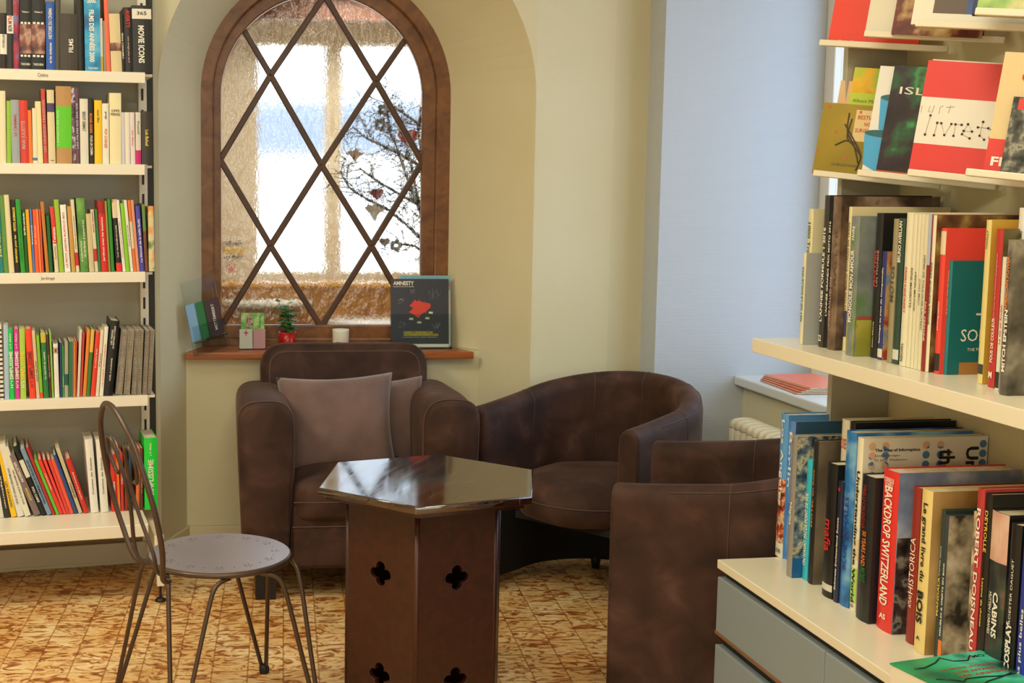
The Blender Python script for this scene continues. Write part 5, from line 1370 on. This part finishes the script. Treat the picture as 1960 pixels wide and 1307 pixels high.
for (x, z) in ((.1, .94), (.62, .9), (.28, .6), (.04, .32), (.5, .25), (.27, .03 + .02)):
    b.lathe([(0, 0), (.004, 0), (0, .0004)], 10, (0, 0, 0)) if False else b.box((w * x, -.0012, h * z), (.005, .0008, .006))
b.build('red_dots', mat('dot_red', '#c85a3c', .5), r)['kind'] = 'stuff'
b = MB()
for pts in (((.72, .2), (.60, .45), (.46, .62), (.44, .88)), ((.60, .45), (.47, .55), (.5, .8)), ((.75, .3), (.62, .42), (.48, .50), (.3, .42)), ((.7, .1), (.74, .3), (.6, .5), (.4, .72))):
    b.tube(cat([V((w * x, -.002, h * z)) for x, z in pts], 5), .0016, 5)
b.build('branching_figure', mat('figure_brown', '#4a3a34', .6), r)['kind'] = 'stuff'
r, w, h = displayed(0, 1, (1648, 334), (1690, 126), .19, .016, mat('white_gloss_cover', '#e6e4dc', .3), 'white cover with two sky blue cups, partly behind the aurora book', dep=.030)
for (xc, zc, s_) in ((.25, .55, 1.0), (.16, .22, 1.1)):
    o = [(-.035 * s_, .04), (.035 * s_, .04), (.03 * s_, -.03), (.0, -.045), (-.028 * s_, -.03)]
    flat('blue_cup', [(x + w * xc, z + h * zc) for x, z in o], [], .0008, mat('cup_blue', '#4aa4d8', .4), r, Matrix.Translation((0, -.0014, 0)) @ FT)
    flat('cup_mouth', [(w * xc + .035 * s_ * math.cos(q), h * zc + .04 + .008 * math.sin(q)) for q in [2 * PI * i / 20 for i in range(20)]], [], .0008, mat('cup_dark', '#2c6468', .4), r, Matrix.Translation((0, -.0020, 0)) @ FT)
displayed(0, 1, (1675, 335), (1715, 125), .22, .022, F_aur, 'dark glossy aurora picture book left of the red and white book', dep=.008, text_=(('ISLANDE', 'w', .50, .78, .82, .065, .0),), bands=((.0, .8, .0, .05, '#b0562c'),))
r, w, h = displayed(0, 2, (1745, 335), (1785, 113), .205, .010, mat('cream_board', '#ddd6c0', .5), 'cream backed book edge peeping above the red and white book', dep=.026)
RED = '#d63a34'
r, w, h = displayed(0, 2, (1737, 336), (1779, 115), .225, .014, mat('coral_red_cover', RED, .45), 'large red book with white central band, lower display row', dep=.008, bands=((0, 1, .27, .68, '#e4ded0'),))
b = MB()
W_ = [[(0.02, .60), (.02, .54)], [(.10, .60), (.09, .55), (.13, .55), (.14, .61)], [(.20, .54), (.20, .60), (.23, .61)], [(.30, .62), (.29, .55)], [(.26, .60), (.34, .61)]]
L_ = [[(.12, .52), (.10, .35)], [(.20, .46), (.19, .35)], [(.24, .46), (.29, .36), (.34, .46)], [(.38, .36), (.38, .46), (.44, .46)], [(.47, .41), (.55, .41), (.50, .47), (.46, .38), (.54, .35)], [(.64, .50), (.63, .38), (.68, .35)], [(.60, .45), (.70, .45)], [(.80, .46), (.73, .44), (.73, .37), (.80, .36), (.82, .46), (.82, .33)], [(.95, .45), (.88, .43), (.88, .36), (.95, .36)]]
for pts in W_ + L_: b.tube([V((w * x * .86, -.0018, h * z)) for x, z in pts], .00045, 4)
b.build('thin_lettering_strokes', mat('stroke_grey', '#8c867a', .5), r)['kind'] = 'stuff'
b = MB()
for pts in L_:
    for x, z in pts: b.lathe([(0, 0), (.0026, 0), (.0024, .0012), (0, .0016)], 8, (0, 0, 0)) if False else b.box((w * x * .86, -.0022, h * z), (.0042, .0014, .0042), bevel=.0012)
b.build('black_lettering_dots', M_black, r)['kind'] = 'stuff'
r, w, h = displayed(0, 3, (1880, 335), (1927, 99), .26, .022, mat('cream_front_cover', '#d9c290', .45), 'cream and red book at the right edge, lower display row', dep=.022, bands=((0, 1, 0, .30, RED),), text_=(('Une histoire', 'r', .42, .80, .55, .05, .0), ('FROMAGES', 'w', .34, .12, .6, .075, .03)))
displayed(0, 3, (1912, 336), (1948, 185), .21, .008, F_bw, 'black and white photo magazine leaning before the cream and red book', dep=.008, bands=((.05, .5, .84, .98, RED),), text_=(('1', 'k', .22, .9, .08, .1, .03),))
# upper display row
displayed(1, 0, (1584, 82), (1608, -40), .20, .012, mat('orange_red_cover', '#e2402c', .45), 'orange red book with small dark photo, leftmost on upper display row', dep=.010, text_=(('DOISNEAU', 'w', .66, .36, .5, .085, .0), ('SALGADO', 'm', .62, .25, .4, .05, 0), ('Seuil', 'w', .2, .06, .16, .03, 0)), bands=((.55, .98, .52, .95, F_bw),))
displayed(1, 1, (1653, 78), (1672, -60), .20, .026, mat('dark_olive_jacket', '#4c4538', .35), 'dark brown jacket book with cream spine edge, upper display row', dep=.012, spine=mat('cream_spine', '#d9d2bc', .4), bands=((0, .30, 0, 1, '#d9d2bc'),))
displayed(1, 1, (1706, 62), (1722, -60), .18, .022, F_gloss, 'glossy red brown and gold book in the middle, upper display row', dep=-.018)
displayed(1, 2, (1742, 52), (1762, -70), .24, .022, mat('white_photo_cover', '#e0dac8', .35), 'white bordered book with a blue lake photo, upper display row', dep=.008, bands=((.16, .42, .20, 1, '#5c4c40'), (.42, .96, .20, 1, film('lake_blue', [(.4, '#2c4c86'), (.6, '#4a6ca8')], 6))), text_=(('SOLAR', 'w', .84, .29, .16, .04, .01),))
displayed(1, 3, (1856, 44), (1870, -70), .18, .018, mat('navy_jacket', '#232a50', .35), 'navy book behind the meadow picture book, upper display row', dep=.024)
displayed(1, 3, (1868, 25), (1884, -80), .24, .012, F_fun, 'picture book with children in a green meadow, upper right corner', dep=.006, spine=mat('cream_spine', '#d9d2bc', .4))
# hide nothing: the last ledges carry plain books just outside the frame

# ------------------------------------------------------------------ the books of the right-hand unit
def right_book(z, xb, yb, xr, yt, color, name, d=.22, v=None, hard=True, label=None, group=None, **k):
    """xb,yb: foot of the spine's far edge; xr: foot of its near edge; yt: height of the spine's top in the photograph"""
    if v is None:
        P = MRI @ at_z(xb, yb, z); u, v = P.x, P.y
    else: u = bisect(lambda s_: to_px(MR @ V((s_, v, z)))[0] - xb, -.4, 2.2)
    u2 = bisect(lambda s_: to_px(MR @ V((s_, v, z)))[0] - xr, -.4, 2.4)
    w = max(u2 - u, .004)
    H = bisect(lambda h_: to_px(MR @ V((u, v, z + h_)))[1] - yt, .02, .6)
    d = min(d, .412 - v)
    op = dict(bulge=min(w * .10, .004) if (hard and w > .012) else 0, hard=hard); op.update(k)
    r = book(MR @ Matrix.Translation((u, v, z + .0006)), w - .0006, H, d, color, label=label, group=group, **op)
    return r
C_rainbow = film('rainbow_steppe', [(.30, '#4f5a5c'), (.5, '#7d8480'), (.60, '#5a7c48'), (.70, '#a89a3c')], 9)
C_mont = film('brown_smoke_jacket', [(.35, '#3a2c24'), (.5, '#6b5442'), (.62, '#8c7460'), (.72, '#2b211c')], 14, coords=(1, 1, 1))
C_berlin = film('blue_city_spine', [(.4, '#4a74b8'), (.55, '#6c98d8'), (.66, '#a87c5c')], 12)
C_la = film('poolside_collage', [(.35, '#3c2c28'), (.48, '#b04a30'), (.58, '#e0b890'), (.66, '#5c8c98')], 60)
C_whale = film('ocean_blue_spine', [(.35, '#0f2f5c'), (.5, '#2c74b8'), (.65, '#8cc0d8')], 10)
C_mag = film('grey_portrait_jacket', [(.35, '#2c2a26'), (.5, '#5c564c'), (.6, '#8c8474'), (.7, '#3a362e')], 13)
def labs(rows, phrase):
    out = []
    for i, r in enumerate(rows):
        out.append('%s right of %s, %s' % (r[6], rows[i - 1][6], phrase) if i else '%s, farthest on the %s' % (r[6], phrase))
    return out
TOPR = [ # xb, yb, xr, yt, v, colour, look, depth, options
 (1537, None, 1546, 400, .150, '#d9d0a8', 'cream tractor book', .20, dict(titles=(('1000 Tracteurs', 'g', .70, .4, .5, 'd', .02),))),
 (1549, None, 1555, 407, .165, '#b8342c', 'dark red motor book', .18, dict()),
 (1556, None, 1562, 409, .178, '#2b4468', 'navy and yellow motor book', .16, dict(bands=((.55, .9, '#d8b83a'), (.3, .55, '#c0342c')), titles=(('MOTEURS', 'w', .55, .4, .6, 'u', .02),))),
 (1563, None, 1569, 409, .192, '#23201e', 'black motor book', .15, dict(titles=(('1960', 'w', .5, .2, .6, 'u', .02),))),
 (1530, 658, 1536, 484, None, '#ddd4b4', 'slim cream small car book', .19, dict(front=mat('silver_cover', '#a8aaa4', .3), titles=(('FIAT 500 LA DOLCE VITA', 'g', .55, .6, .6, 'u', .02),), fronttext=(('TIENTE', 'd', .6, .08, .08, .01),), red=1)),
 (1566, 663, 1575, 374, None, '#35332f', 'dark racing yearbook', .24, dict(titles=(("L'ANNEE FORMULE 1 2016", 'w', .48, .62, .5, 'u', .02), ('22', 'w', .06, .04, .6, 'h')))),
 (1576, 665, 1581, 374, None, '#1b1c20', 'black motorcycle yearbook', .24, dict(titles=(("L'ANNEE GRANDS PRIX MOTO 2016", 'w', .52, .62, .7, 'u', .02),))),
 (1582, 667, 1598, 376, None, '#5f4c3e', 'shiny brown rally yearbook', .235, dict(mcover=C_mont, titles=(("L'ANNEE RALLYES 2016", 'p', .30, .35, .25, 'u', .0, .3), ('RALLYE', 'd', .6, .35, .25, 'u', 0, .7)))),
 (1604, 668, 1612, 412, None, '#dcd3b2', 'cream car yearbook', .20, dict(titles=(("L'ANNEE ", 'r', .37, .2, .7, 'u', .03), ('AUTOMOBILE', 'k', .62, .3, .7, 'u', .03)), bands=((.01, .1, '#24503c'),))),
 (1612, 671, 1618, 396, None, '#e2d4a6', 'tall straw coloured train book', .235, dict(titles=(('LES PLUS BEAUX VOYAGES EN TRAIN', 'd', .58, .62, .6, 'u', .01),), bands=((.1, .28, '#3a3c64'),))),
 (1618, 678, 1634, 414, None, '#8c9490', 'misty grey steppe book', .20, dict(mcover=C_rainbow, front=C_rainbow, steppe=1, titles=(('MONGOLIE MON AMOUR', 'w', .50, .52, .4, 'u', .02), ('FAVRE', 'w', .88, .1, .3, 'u')))),
 (1665, 683, 1678, 408, None, '#191a1b', 'black atlas with red letters', .22, dict(titles=(('MASTERS', 'r', .62, .25, .3, 'u', .02, .3), ('UN MONDE', 'p', .62, .25, .25, 'u', 0, .65), ('Jean-Marie', 'w', .16, .18, .15, 'u')))),
 (1680, None, 1688, 458, .2, '#c07a32', 'orange topped small book', .12, dict(bands=((0, .55, '#24284c'),))),
 (1679, 687, 1688, 481, None, '#2b2f6c', 'indigo pilgrimage book', .17, dict(front=film('church_town', [(.4, '#a8452c'), (.5, '#c9a468'), (.6, '#6c8cac')], 20), titles=(('Santiago au pays de Compostelle', 'w', .5, .7, .4, 'u'),), bands=((.02, .1, '#d8d0c0'),))),
 (1697, 693, 1706, 419, None, '#968c6c', 'khaki motorbike book', .20, dict(titles=(('MOTOS', 'd', .55, .25, .75, 'u', .02),))),
 (1707, 695, 1719, 418, None, '#2c4438', 'dark bottle green photo book', .21, dict(titles=(('BRUNO AVEILLAN', 'w', .84, .28, .5, 'u', .02),), bands=((.03, .1, '#c8ccc0'),))),
 (1721, 699, 1733, 407, None, '#ded6b8', 'widest ivory painter book', .20, dict(titles=(('VASSILI KANDINSKY', 'r', .50, .3, .35, 'd', .01), ('TASCHEN', 'k', .09, .12, .35, 'd', .02)))),
 (1733.5, 702, 1741, 410, None, '#ddd5b6', 'second ivory painter book', .20, dict(titles=(('RENE MAGRITTE', 'd', .52, .26, .5, 'd', .01),))),
 (1741.5, 704, 1748, 410, None, '#dcd4b4', 'third ivory painter book', .20, dict(titles=(('HENRI MATISSE', 'd', .5, .25, .5, 'd', .01),))),
 (1748.5, 706, 1755, 410, None, '#ddd5b8', 'fourth ivory painter book', .20, dict(titles=(('JOAN MIRO', 'd', .5, .17, .5, 'd', .01),))),
 (1755.5, 708, 1762, 411, None, '#dcd3b2', 'fifth ivory painter book', .20, dict(titles=(('HENRI DE TOULOUSE-LAUTREC', 'd', .5, .48, .5, 'd', .01),))),
 (1762.5, 710, 1768.5, 411, None, '#8e2722', 'claret painter book', .20, dict(titles=(('PAUL CEZANNE', 'w', .32, .25, .5, 'd', .01),), bands=((.68, 1, '#a8b6cc'),))),
 (1769.5, 711, 1777, 412, None, '#dfd7ba', 'last ivory painter book', .20, dict(front=film('dark_bouquet', [(.35, '#3a2218'), (.5, '#6c4a2c'), (.62, '#a8904c')], 14), titles=(('PIERRE AUGUSTE RENOIR', 'd', .5, .4, .5, 'd', .01),))),
 (1787, 714, 1797, 437, None, '#e0443a', 'coral red tall book', .19, dict(titles=(('photographies', 'w', .4, .2, .3, 'u'),), bands=((.02, .14, '#2a2624'), (.82, .98, '#d8c8a8')))),
 (1806, None, 1817, 415, .225, '#2a34a4', 'royal blue century book', .16, dict(titles=(('DU 21e SIECLE', 'w', .68, .28, .55, 'u', .03), ('a', 'w', .93, .04, .6, 'h', .03)))),
 (1820, None, 1833, 430, .235, '#dcd6c0', 'white two dot book', .15, dict(front=mat('putty_cover', '#c2b894', .4), titles=(('E', 'k', .62, .05, .5, 'u', .03), ('..', 'k', .86, .02, .5, 'h', .05)), fronttext=(('101', 'k', .55, .72, .05, .16),))),
 (1798, 714, 1812, 498, None, '#1d7c80', 'teal solar book', .19, dict(front=mat('teal_cover', '#12666a', .3), solar=1, titles=(('THE FIRST ROUND THE WORLD SOLAR FLIGHT', 'w', .72, .38, .25, 'u', .0, .35), ('le premier tour du monde', 'w', .72, .38, .25, 'u', .0, .7), ('Favre', 'w', .13, .08, .3, 'u')))),
 (1870, 733, 1880, 421, None, '#d8c880', 'pale yellow tall book', .19, dict(front=mat('ochre_cover', '#c9a23c', .4), titles=(('THOLLY', 'd', .88, .12, .35, 'u'),), bands=((.06, .12, '#3a3630'),))),
 (1890, 740, 1903, 438, None, '#b8302c', 'brick red colour book', .18, dict(front=film('green_brown_cover', [(.4, '#4a4028'), (.6, '#7c7448')], 10), titles=(('FOUS DE COULEUR', 'w', .3, .28, .4, 'u', .02), ('Autochromes, les premieres photographies', 'p', .62, .45, .25, 'u'), ('M', 'w', .08, .04, .5, 'h', .04)))),
 (1904, 747, 1911, 492, None, '#dfd8c4', 'slim white film camera book', .17, dict(titles=(('La vie en Kodak', 'r', .5, .3, .5, 'u', .01),), bands=((.02, .14, '#2a2624'),))),
 (1912, 754, 1927, 459, None, '#6c6a60', 'smoke grey portrait book', .20, dict(mcover=C_mag, front=C_mag, titles=(('AMERICAN POWER', 'o', .72, .35, .35, 'u', .03, .35), ('MITCH EPSTEIN', 'w', .35, .4, .4, 'u', .03)))),
 (1930, None, 1946, 398, .20, '#dedad0', 'pale grey book top edge', .18, dict(titles=(('WILLIAMS', 'd', .8, .15, .3, 'u'),))),
]
for row, lab in zip(TOPR, labs(TOPR, 'right shelf')):
    xb, yb, xr, yt, v, c, nm, d, op = row; op = dict(op); sol = op.pop('solar', 0); stp = op.pop('steppe', 0); rd = op.pop('red', 0)
    r = right_book(ZU, xb, yb, xr, yt, c, nm, d=d, v=v, label=lab, group='travel, car and art books on the right shelf', **op)
    if stp:
        W1 = [o for o in r.children if o.name.startswith('cover')][0]; xs = max(v_.co.x for v_ in W1.data.vertices); hh = max(v_.co.z for v_ in W1.data.vertices)
        Mst = film('steppe_grass', [(.4, '#8c8a34'), (.55, '#b0a444'), (.66, '#6c7c34')], 10)
        b = MB(); b.box((xs + .0010, .098, hh * .13), (.0008, .192, hh * .26)); b.box((xs / 2, -.0012, hh * .13), (xs * .9, .0008, hh * .26)); b.build('grass_band', Mst, r)['kind'] = 'stuff'
        b = MB(); b.box((xs + .0010, .098, hh * .275), (.0008, .192, hh * .02)); b.build('red_horizon', mat('horizon_red', '#a8483a', .4), r)
        b = MB(); b.box((xs + .0016, .105, hh * .17), (.0006, .03, .012), bevel=.0002); b.build('dark_animal', M_black, r)
    if sol:
        W1 = [o for o in r.children if o.name.startswith('cover')][0]; xs = max(v_.co.x for v_ in W1.data.vertices); hh = max(v_.co.z for v_ in W1.data.vertices)
        b = MB(); b.box((xs + .0010, .10, hh * .03), (.0008, .15, hh * .15)); b.build('ground_band', mat('sand_band', '#a8753c', .4), r)
        b = MB(); b.box((xs + .0012, .095, hh * .53), (.0008, .08, .004)); b.build('aircraft', mat('plane_white', '#e0d8cc', .4), r)
        RY = Matrix(((0, 0, 1, xs + .0014), (1, 0, 0, .070), (0, 1, 0, hh * .345), (0, 0, 0, 1)))
        text(r, 'SOLAR', .09, .024, RY, 'w', 'cover_lettering', .0)
        text(r, 'THE FIRST', .04, .006, RY @ Matrix.Translation((-.01, -.028, 0)), 'w', 'cover_lettering', .0)
BOTR = [
 (1484, 1061, 1498, 790, None, '#5e9edc', 'sky blue city book', .30, dict(bands=((.10, .55, C_la), (0, .10, '#ddd6c4')), titles=(('Los Angeles', 'w', .66, .6, .5, 'd', .01), ('TASCHEN', 'k', .045, .03, .7, 'h', .01)))),
 (1499, 1066, 1512, 803, None, '#4f80b4', 'mid blue city book', .29, dict(mcover=C_berlin, front=mat('steel_blue', '#3c688c', .35), titles=(('Berlin', 'w', .72, .4, .6, 'd', .01),))),
 (1505, 1100, 1515, 832, None, '#8f8a80', 'grey spined harbour book', .25, dict(front=F_city, titles=(('Naples', 'w', .45, .16, .5, 'd'),), fb=(('#1f5c94', 0, .14),))),
 (1535, 1106, 1545, 877, None, '#35b4c8', 'turquoise slim book', .22, dict(titles=(("ON N'AVAIT PAS DE POINT DE VUE", 'w', .42, .6, .6, 'u', .01),))),
 (1546, 1114, 1555, 842, None, '#1c1b1b', 'black photo essay book', .23, dict(front=film('taupe_photo', [(.4, '#5c5244'), (.6, '#8c7f68')], 6), titles=(('MOTEL en fuite', 'o', .6, .4, .3, 'u'),))),
 (1573, 1136, 1592, 883, None, '#141517', 'black crime book', .24, dict(titles=(('mafia', 'r', .46, .24, .6, 'd', .02),), bands=((.05, .10, '#cfcabc'),))),
 (1594, 1149, 1603, 919, None, '#1c2440', 'slim navy country book', .22, dict(titles=(('Schweiz Switzerland Suisse', 'w', .4, .6, .35, 'u'), ('+', 'r', .93, .04, .5, 'h', .05)))),
 (1597, None, 1611, 801, .175, '#dcd4bc', 'white book with red emblem', .22, dict(titles=(('CUVEE', 'r', .86, .06, .7, 'h', .01), ('Jo', 'b', .70, .1, .7, 'u', .02)))),
 (1612, None, 1622, 806, .170, '#161719', 'black book with white scrawl', .24, dict(titles=(('MAPS OF THE', 'w', .6, .6, .6, 'u', .01),))),
 (1605, 1153, 1624, 823, None, '#2463a8', 'ocean blue whale book', .27, dict(mcover=C_whale, titles=(('BLUE WHALES', 'b', .42, .42, .4, 'u', .01), ))),
 (1626, 1165, 1637, 836, None, '#e2dcc0', 'huge white infographics atlas', .29, dict(front=mat('atlas_white', '#ded8c2', .4), atlas=1, bands=((.05, .25, '#a8cf5c'), (.3, .42, '#d9c4a0')), titles=(('Understanding the World', 'k', .43, .76, .62, 'd', .03), ('TASCHEN', 'k', .03, .02, .6, 'h')))),
 (1638, 1180, 1662, 906, None, '#1d2024', 'matt black calendar book', .22, dict(titles=(('PIRELLI CALENDAR', 'm', .78, .30, .25, 'd', .02, .35), ('50 YEARS AND', 'o', .50, .24, .3, 'd', .02, .5), ('MORE', 'g', .32, .1, .45, 'd', .02, .5)))),
 (1677, 1197, 1706, 895, None, '#d8322e', 'thick scarlet book', .27, dict(front=F_sky, crowd=1, titles=(('BACKDROP SWITZERLAND', 'w', .53, .74, .5, 'd', .02), ('CORNELIUS', 'w', .94, .03, .6, 'h'), ('SCHISELE', 'w', .91, .025, .5, 'h'), ('AS', 'w', .09, .035, .4, 'h', .03)))),
 (1733, 1226, 1748, 930, None, '#8e2a22', 'deep red history atlas', .24, dict(titles=(('HISTORICA', 'w', .50, .36, .62, 'u', .0), ('ATLAS', 'w', .27, .08, .35, 'u')))),
 (1749, 1242, 1769, 934, None, '#e2cc84', 'cream yellow woodworking book', .24, dict(front=F_wood, titles=(('Le grand livre du ', 'k', .68, .48, .5, 'd', .02), ('BOIS', 'k', .28, .2, .55, 'd', .04), ('A', 'k', .09, .025, .35, 'h')))),
 (1787, 1258, 1794, 975, None, '#2c3c38', 'slim dark teal mandala book', .22, dict(titles=(('MANDALA', 'y', .42, .26, .5, 'u', .01), ('Cercle sacre', 'c', .66, .2, .4, 'u')))),
 (1794, 1262, 1801, 985, None, '#3c4448', 'grey green furniture book', .21, dict(front=film('workshop_photo', [(.35, '#3a342c'), (.5, '#a8987c'), (.62, '#d0c4a8'), (.7, '#6c5844')], 18), titles=(('MEUBLES & OBJETS EN BOIS', 'w', .42, .5, .5, 'u', .02),), bands=((.0, .14, '#e07a34'),))),
 (1846, 1282, 1855, 978, None, '#cfc2a4', 'pale book with a girl portrait', .2, dict(mcover=film('girl_portrait', [(.35, '#2c2622'), (.5, '#8c7a64'), (.6, '#d8c8ac')], 16))),
 (1851, 1290, 1864, 933, None, '#b8383c', 'crimson photographer book', .23, dict(titles=(('ROBERT DOISNEAU', 'w', .52, .75, .55, 'd', .02),))),
 (1865, 1297, 1879, 943, None, '#191817', 'black nature book', .24, dict(titles=(('DEYROLLE', 'y', .80, .22, .4, 'd', .01), ('Leçons de choses', 'y', .42, .26, .3, 'd')))),
 (1880, 1306, 1912, 975, None, '#2c2f2e', 'thick dark cabins book', .22, dict(mcover=film('cabin_night', [(.35, '#16191a'), (.5, '#23282c'), (.62, '#3c4a3c'), (.7, '#8c5a5a')], 14), bands=((.72, 1, film('pink_roof', [(.4, '#c08478'), (.6, '#e0c0a8')], 8)),), titles=(('CABINS', 'w', .42, .26, .3, 'd', .03, .6), ('HUTTEN / CABANES', 'w', .42, .24, .14, 'd', .01, .28)))),
 (1916, 1330, 1936, 1000, None, '#141518', 'black costume book', .22, dict(titles=(('COSPLAY', 'w', .30, .28, .5, 'u', .04), ('TROESTER DAGUET', 'w', .6, .4, .2, 'u', .0)))),
 (1940, 1345, 1958, 1010, None, '#2a3aa0', 'cobalt blue book', .2, dict(titles=(('les plus belles', 'w', .35, .4, .4, 'u'),))),
]
for row, lab in zip(BOTR, labs(BOTR, 'worktop row')):
    xb, yb, xr, yt, v, c, nm, d, op = row; op = dict(op); at_ = op.pop('atlas', 0); cw = op.pop('crowd', 0); fb = op.pop('fb', ())
    r = right_book(ZW, xb, yb, xr, yt, c, nm, d=d, v=v, label=lab, group='large picture books standing on the worktop', **op)
    W1 = [o for o in r.children if o.name.startswith('cover')][0]; xs = max(q.co.x for q in W1.data.vertices); hh = max(q.co.z for q in W1.data.vertices); dd = max(q.co.y for q in W1.data.vertices)
    def cover_T(y, z): return Matrix(((0, 0, 1, xs + .0018), (1, 0, 0, y), (0, 1, 0, z), (0, 0, 0, 1)))
    if fb:
        b = MB(); b.box((xs + .0010, dd / 2, hh * .07), (.0008, dd, hh * .14)); b.build('cover_panel', mat('blue_panel', '#1f5c94', .35), r)
    if cw:
        b = MB(); b.box((xs + .0010, dd / 2, hh * .30), (.0008, dd * .99, hh * .6)); b.build('cover_panel', F_crowd, r)
    if at_:
        text(r, 'The Atlas of Infographics', dd * .36, .008, cover_T(dd * .27, hh * .93), 'k', 'cover_lettering', .03)
        text(r, 'Sandra Rendgen', dd * .2, .006, cover_T(dd * .19, hh * .90), 'd', 'cover_lettering', .0)
        text(r, 'Ed. Julius Wiedemann', dd * .26, .006, cover_T(dd * .22, hh * .875), 'd', 'cover_lettering', .0)
        RZ = Matrix.Rotation(-PI / 2, 4, 'Z')
        text(r, 'Understanding', .26, .038, cover_T(dd * .86, hh * .94 - .13) @ RZ, 'k', 'cover_lettering', .03)
        text(r, 'the World', .17, .038, cover_T(dd * .67, hh * .93 - .085) @ RZ, 'k', 'cover_lettering', .03)
        b = MB(); rg = random.Random(2)
        for cy_ in (.05, .16, .50, .62, .98):
            for k in range(9): b.lathe([(0, 0), (.008, 0), (0, .0005)], 14, (0, 0, 0)) if False else b.grid(lambda u_, v_, cy_=cy_, k=k: V((xs + .0014, dd * cy_ * .96 + .006 + .0085 * v_ * math.cos(2 * PI * u_), hh * (.955 - .055 * k) + .0085 * v_ * math.sin(2 * PI * u_))), 12, 1, closed_u=True)
        b.build('coloured_discs', film('disc_colours', [(.42, '#4f7ca8'), (.5, '#d8ae88'), (.58, '#b4d08c')], 9, interp='CONSTANT'), r, merge=0)['kind'] = 'stuff'
# big book lying flat at the near end
zt = ZW + .058
c0 = at_z(1703, 1269, zt); c1_ = at_z(1868, 1246, zt); ex = (c1_ - c0); ex.z = 0; ex.normalize(); ey = V((-ex.y, ex.x, 0))
Mg = frame_matrix((c0.x, c0.y, ZW + .0006), -ey, ex, ZV)      # x toward the camera, y along the edge
gb = empty('book', Mg, 'green picture book lying flat on the worktop, lower right corner', 'book')
b = MB(); b.box((.15, .125, .0015), (.30, .25, .003)); b.box((.15, .125, .0565), (.30, .25, .003)); b.box((.15, .2485, .029), (.30, .003, .052)); b.build('cover', film('green_jungle_cover', [(.36, '#0f5c46'), (.5, '#1fa46c'), (.62, '#4cc4a8'), (.7, '#16382c')], 5), gb)
b = MB(); b.box((.15, .123, .029), (.294, .244, .0515)); b.build('pages', mat('white_pages', '#d9d2bc', .8), gb)
b = MB()
rg = random.Random(9)
for k in range(5):
    p = V((.04 + .05 * k, .02, .0585)); pts = [p]
    for _ in range(6): p = p + V((rg.uniform(-.02, .025), rg.uniform(.01, .04), 0)); p.x = min(max(p.x, .01), .29); p.y = min(p.y, .24); pts.append(p.copy())
    b.tube(pts, .0016, 4)
b.build('dark_branches', mat('jungle_ink', '#0e2a22', .4), gb)['kind'] = 'stuff'
RT = Matrix(((0, 1, 0, 0), (1, 0, 0, 0), (0, 0, 1, 0), (0, 0, 0, 1)))
RT = Matrix(((0, -1, 0, 0), (1, 0, 0, 0), (0, 0, 1, .0585), (0, 0, 0, 1)))
for k, (s_, L) in enumerate((('LE FRERE JACQUES', .12), ('UNE AFFAIRE', .09), ('LES ARBRES', .10))):
    text(gb, s_, L, .008, Matrix.Translation((.06 + .016 * k, .12, .0)) @ RT, 'r', 'cover_lettering', .01)
text(gb, 'MO YAN', .07, .011, Matrix.Translation((.022, .20, .0)) @ RT, 'k', 'cover_lettering', .01)

# ------------------------------------------------------------------ radiator and the folders on the far sill
rad_u0 = bisect(lambda s_: to_px(MR @ V((s_, vC - .12, .55)))[0] - 1419, -2.5, 0)
zr = bisect(lambda z_: to_px(MR @ V((rad_u0, vC - .12, z_)))[1] - 797, .1, 1.0)
rad = empty('radiator', MR @ Matrix.Translation((rad_u0, vC - .12, 0)), 'old cream column radiator below the right-hand window sill', 'radiator')
M_rad = mat('radiator_paint', '#e4dcc0', .35)
for k in range(16):
    b = MB(); x = .024 + .046 * k
    for yy in (-.045, 0, .045):
        b.tube([(x, yy, .12), (x, yy, zr - .03)], .0125, 10)
    b.tube(cat([V((x, -.045, zr - .035)), V((x, -.04, zr - .018)), V((x, 0, zr - .012)), V((x, .04, zr - .018)), V((x, .045, zr - .035))], 4), .0135, 10)
    b.tube([(x, -.05, .12), (x, .05, .12)], .015, 10)
    b.build('section', M_rad, rad)
b = MB(); b.tube([(0, 0, .15), (.76, 0, .15)], .010, 8); b.tube([(0, 0, zr - .05), (.76, 0, zr - .05)], .010, 8); b.build('connecting_pipes', M_rad, rad)['kind'] = 'stuff'
for x in (.05, .70):
    b = MB(); b.box((x, 0, .052), (.02, .09, .104)); b.build('foot', M_rad, rad)
fc = at_z(1476, 728, SZ2 + .001)
fq = MRI @ fc
for k in range(4):
    Mf = MR @ Matrix.Translation((fq.x + .012 * k * .3, fq.y - .045 + .003 * k, SZ2 + .0012 + .0062 * k)) @ Matrix.Rotation(math.radians(-3 + 2 * k), 4, 'Z')
    w_, d_ = .32, .20
    nm = ('lowest red booklet in the stack on the far white window sill', 'second red booklet from below on the far white window sill', 'third red booklet from below on the far white window sill', 'topmost orange red booklet in the stack on the far white sill')[k]
    r = empty('booklet', Mf, nm, 'booklet', 'red booklets stacked on the white window sill')
    b = MB(); b.box((w_ / 2, d_ / 2, .0003), (w_, d_, .0006)); b.box((w_ / 2, d_ / 2, .0055), (w_, d_, .0006)); b.build('cover', mat('booklet_red', '#d8452c' if k < 3 else '#e8765a', .4), r)
    b = MB(); b.box((w_ / 2 + .002, d_ / 2, .0029), (w_ - .002, d_ - .002, .0044)); b.build('pages', M_paper, r)
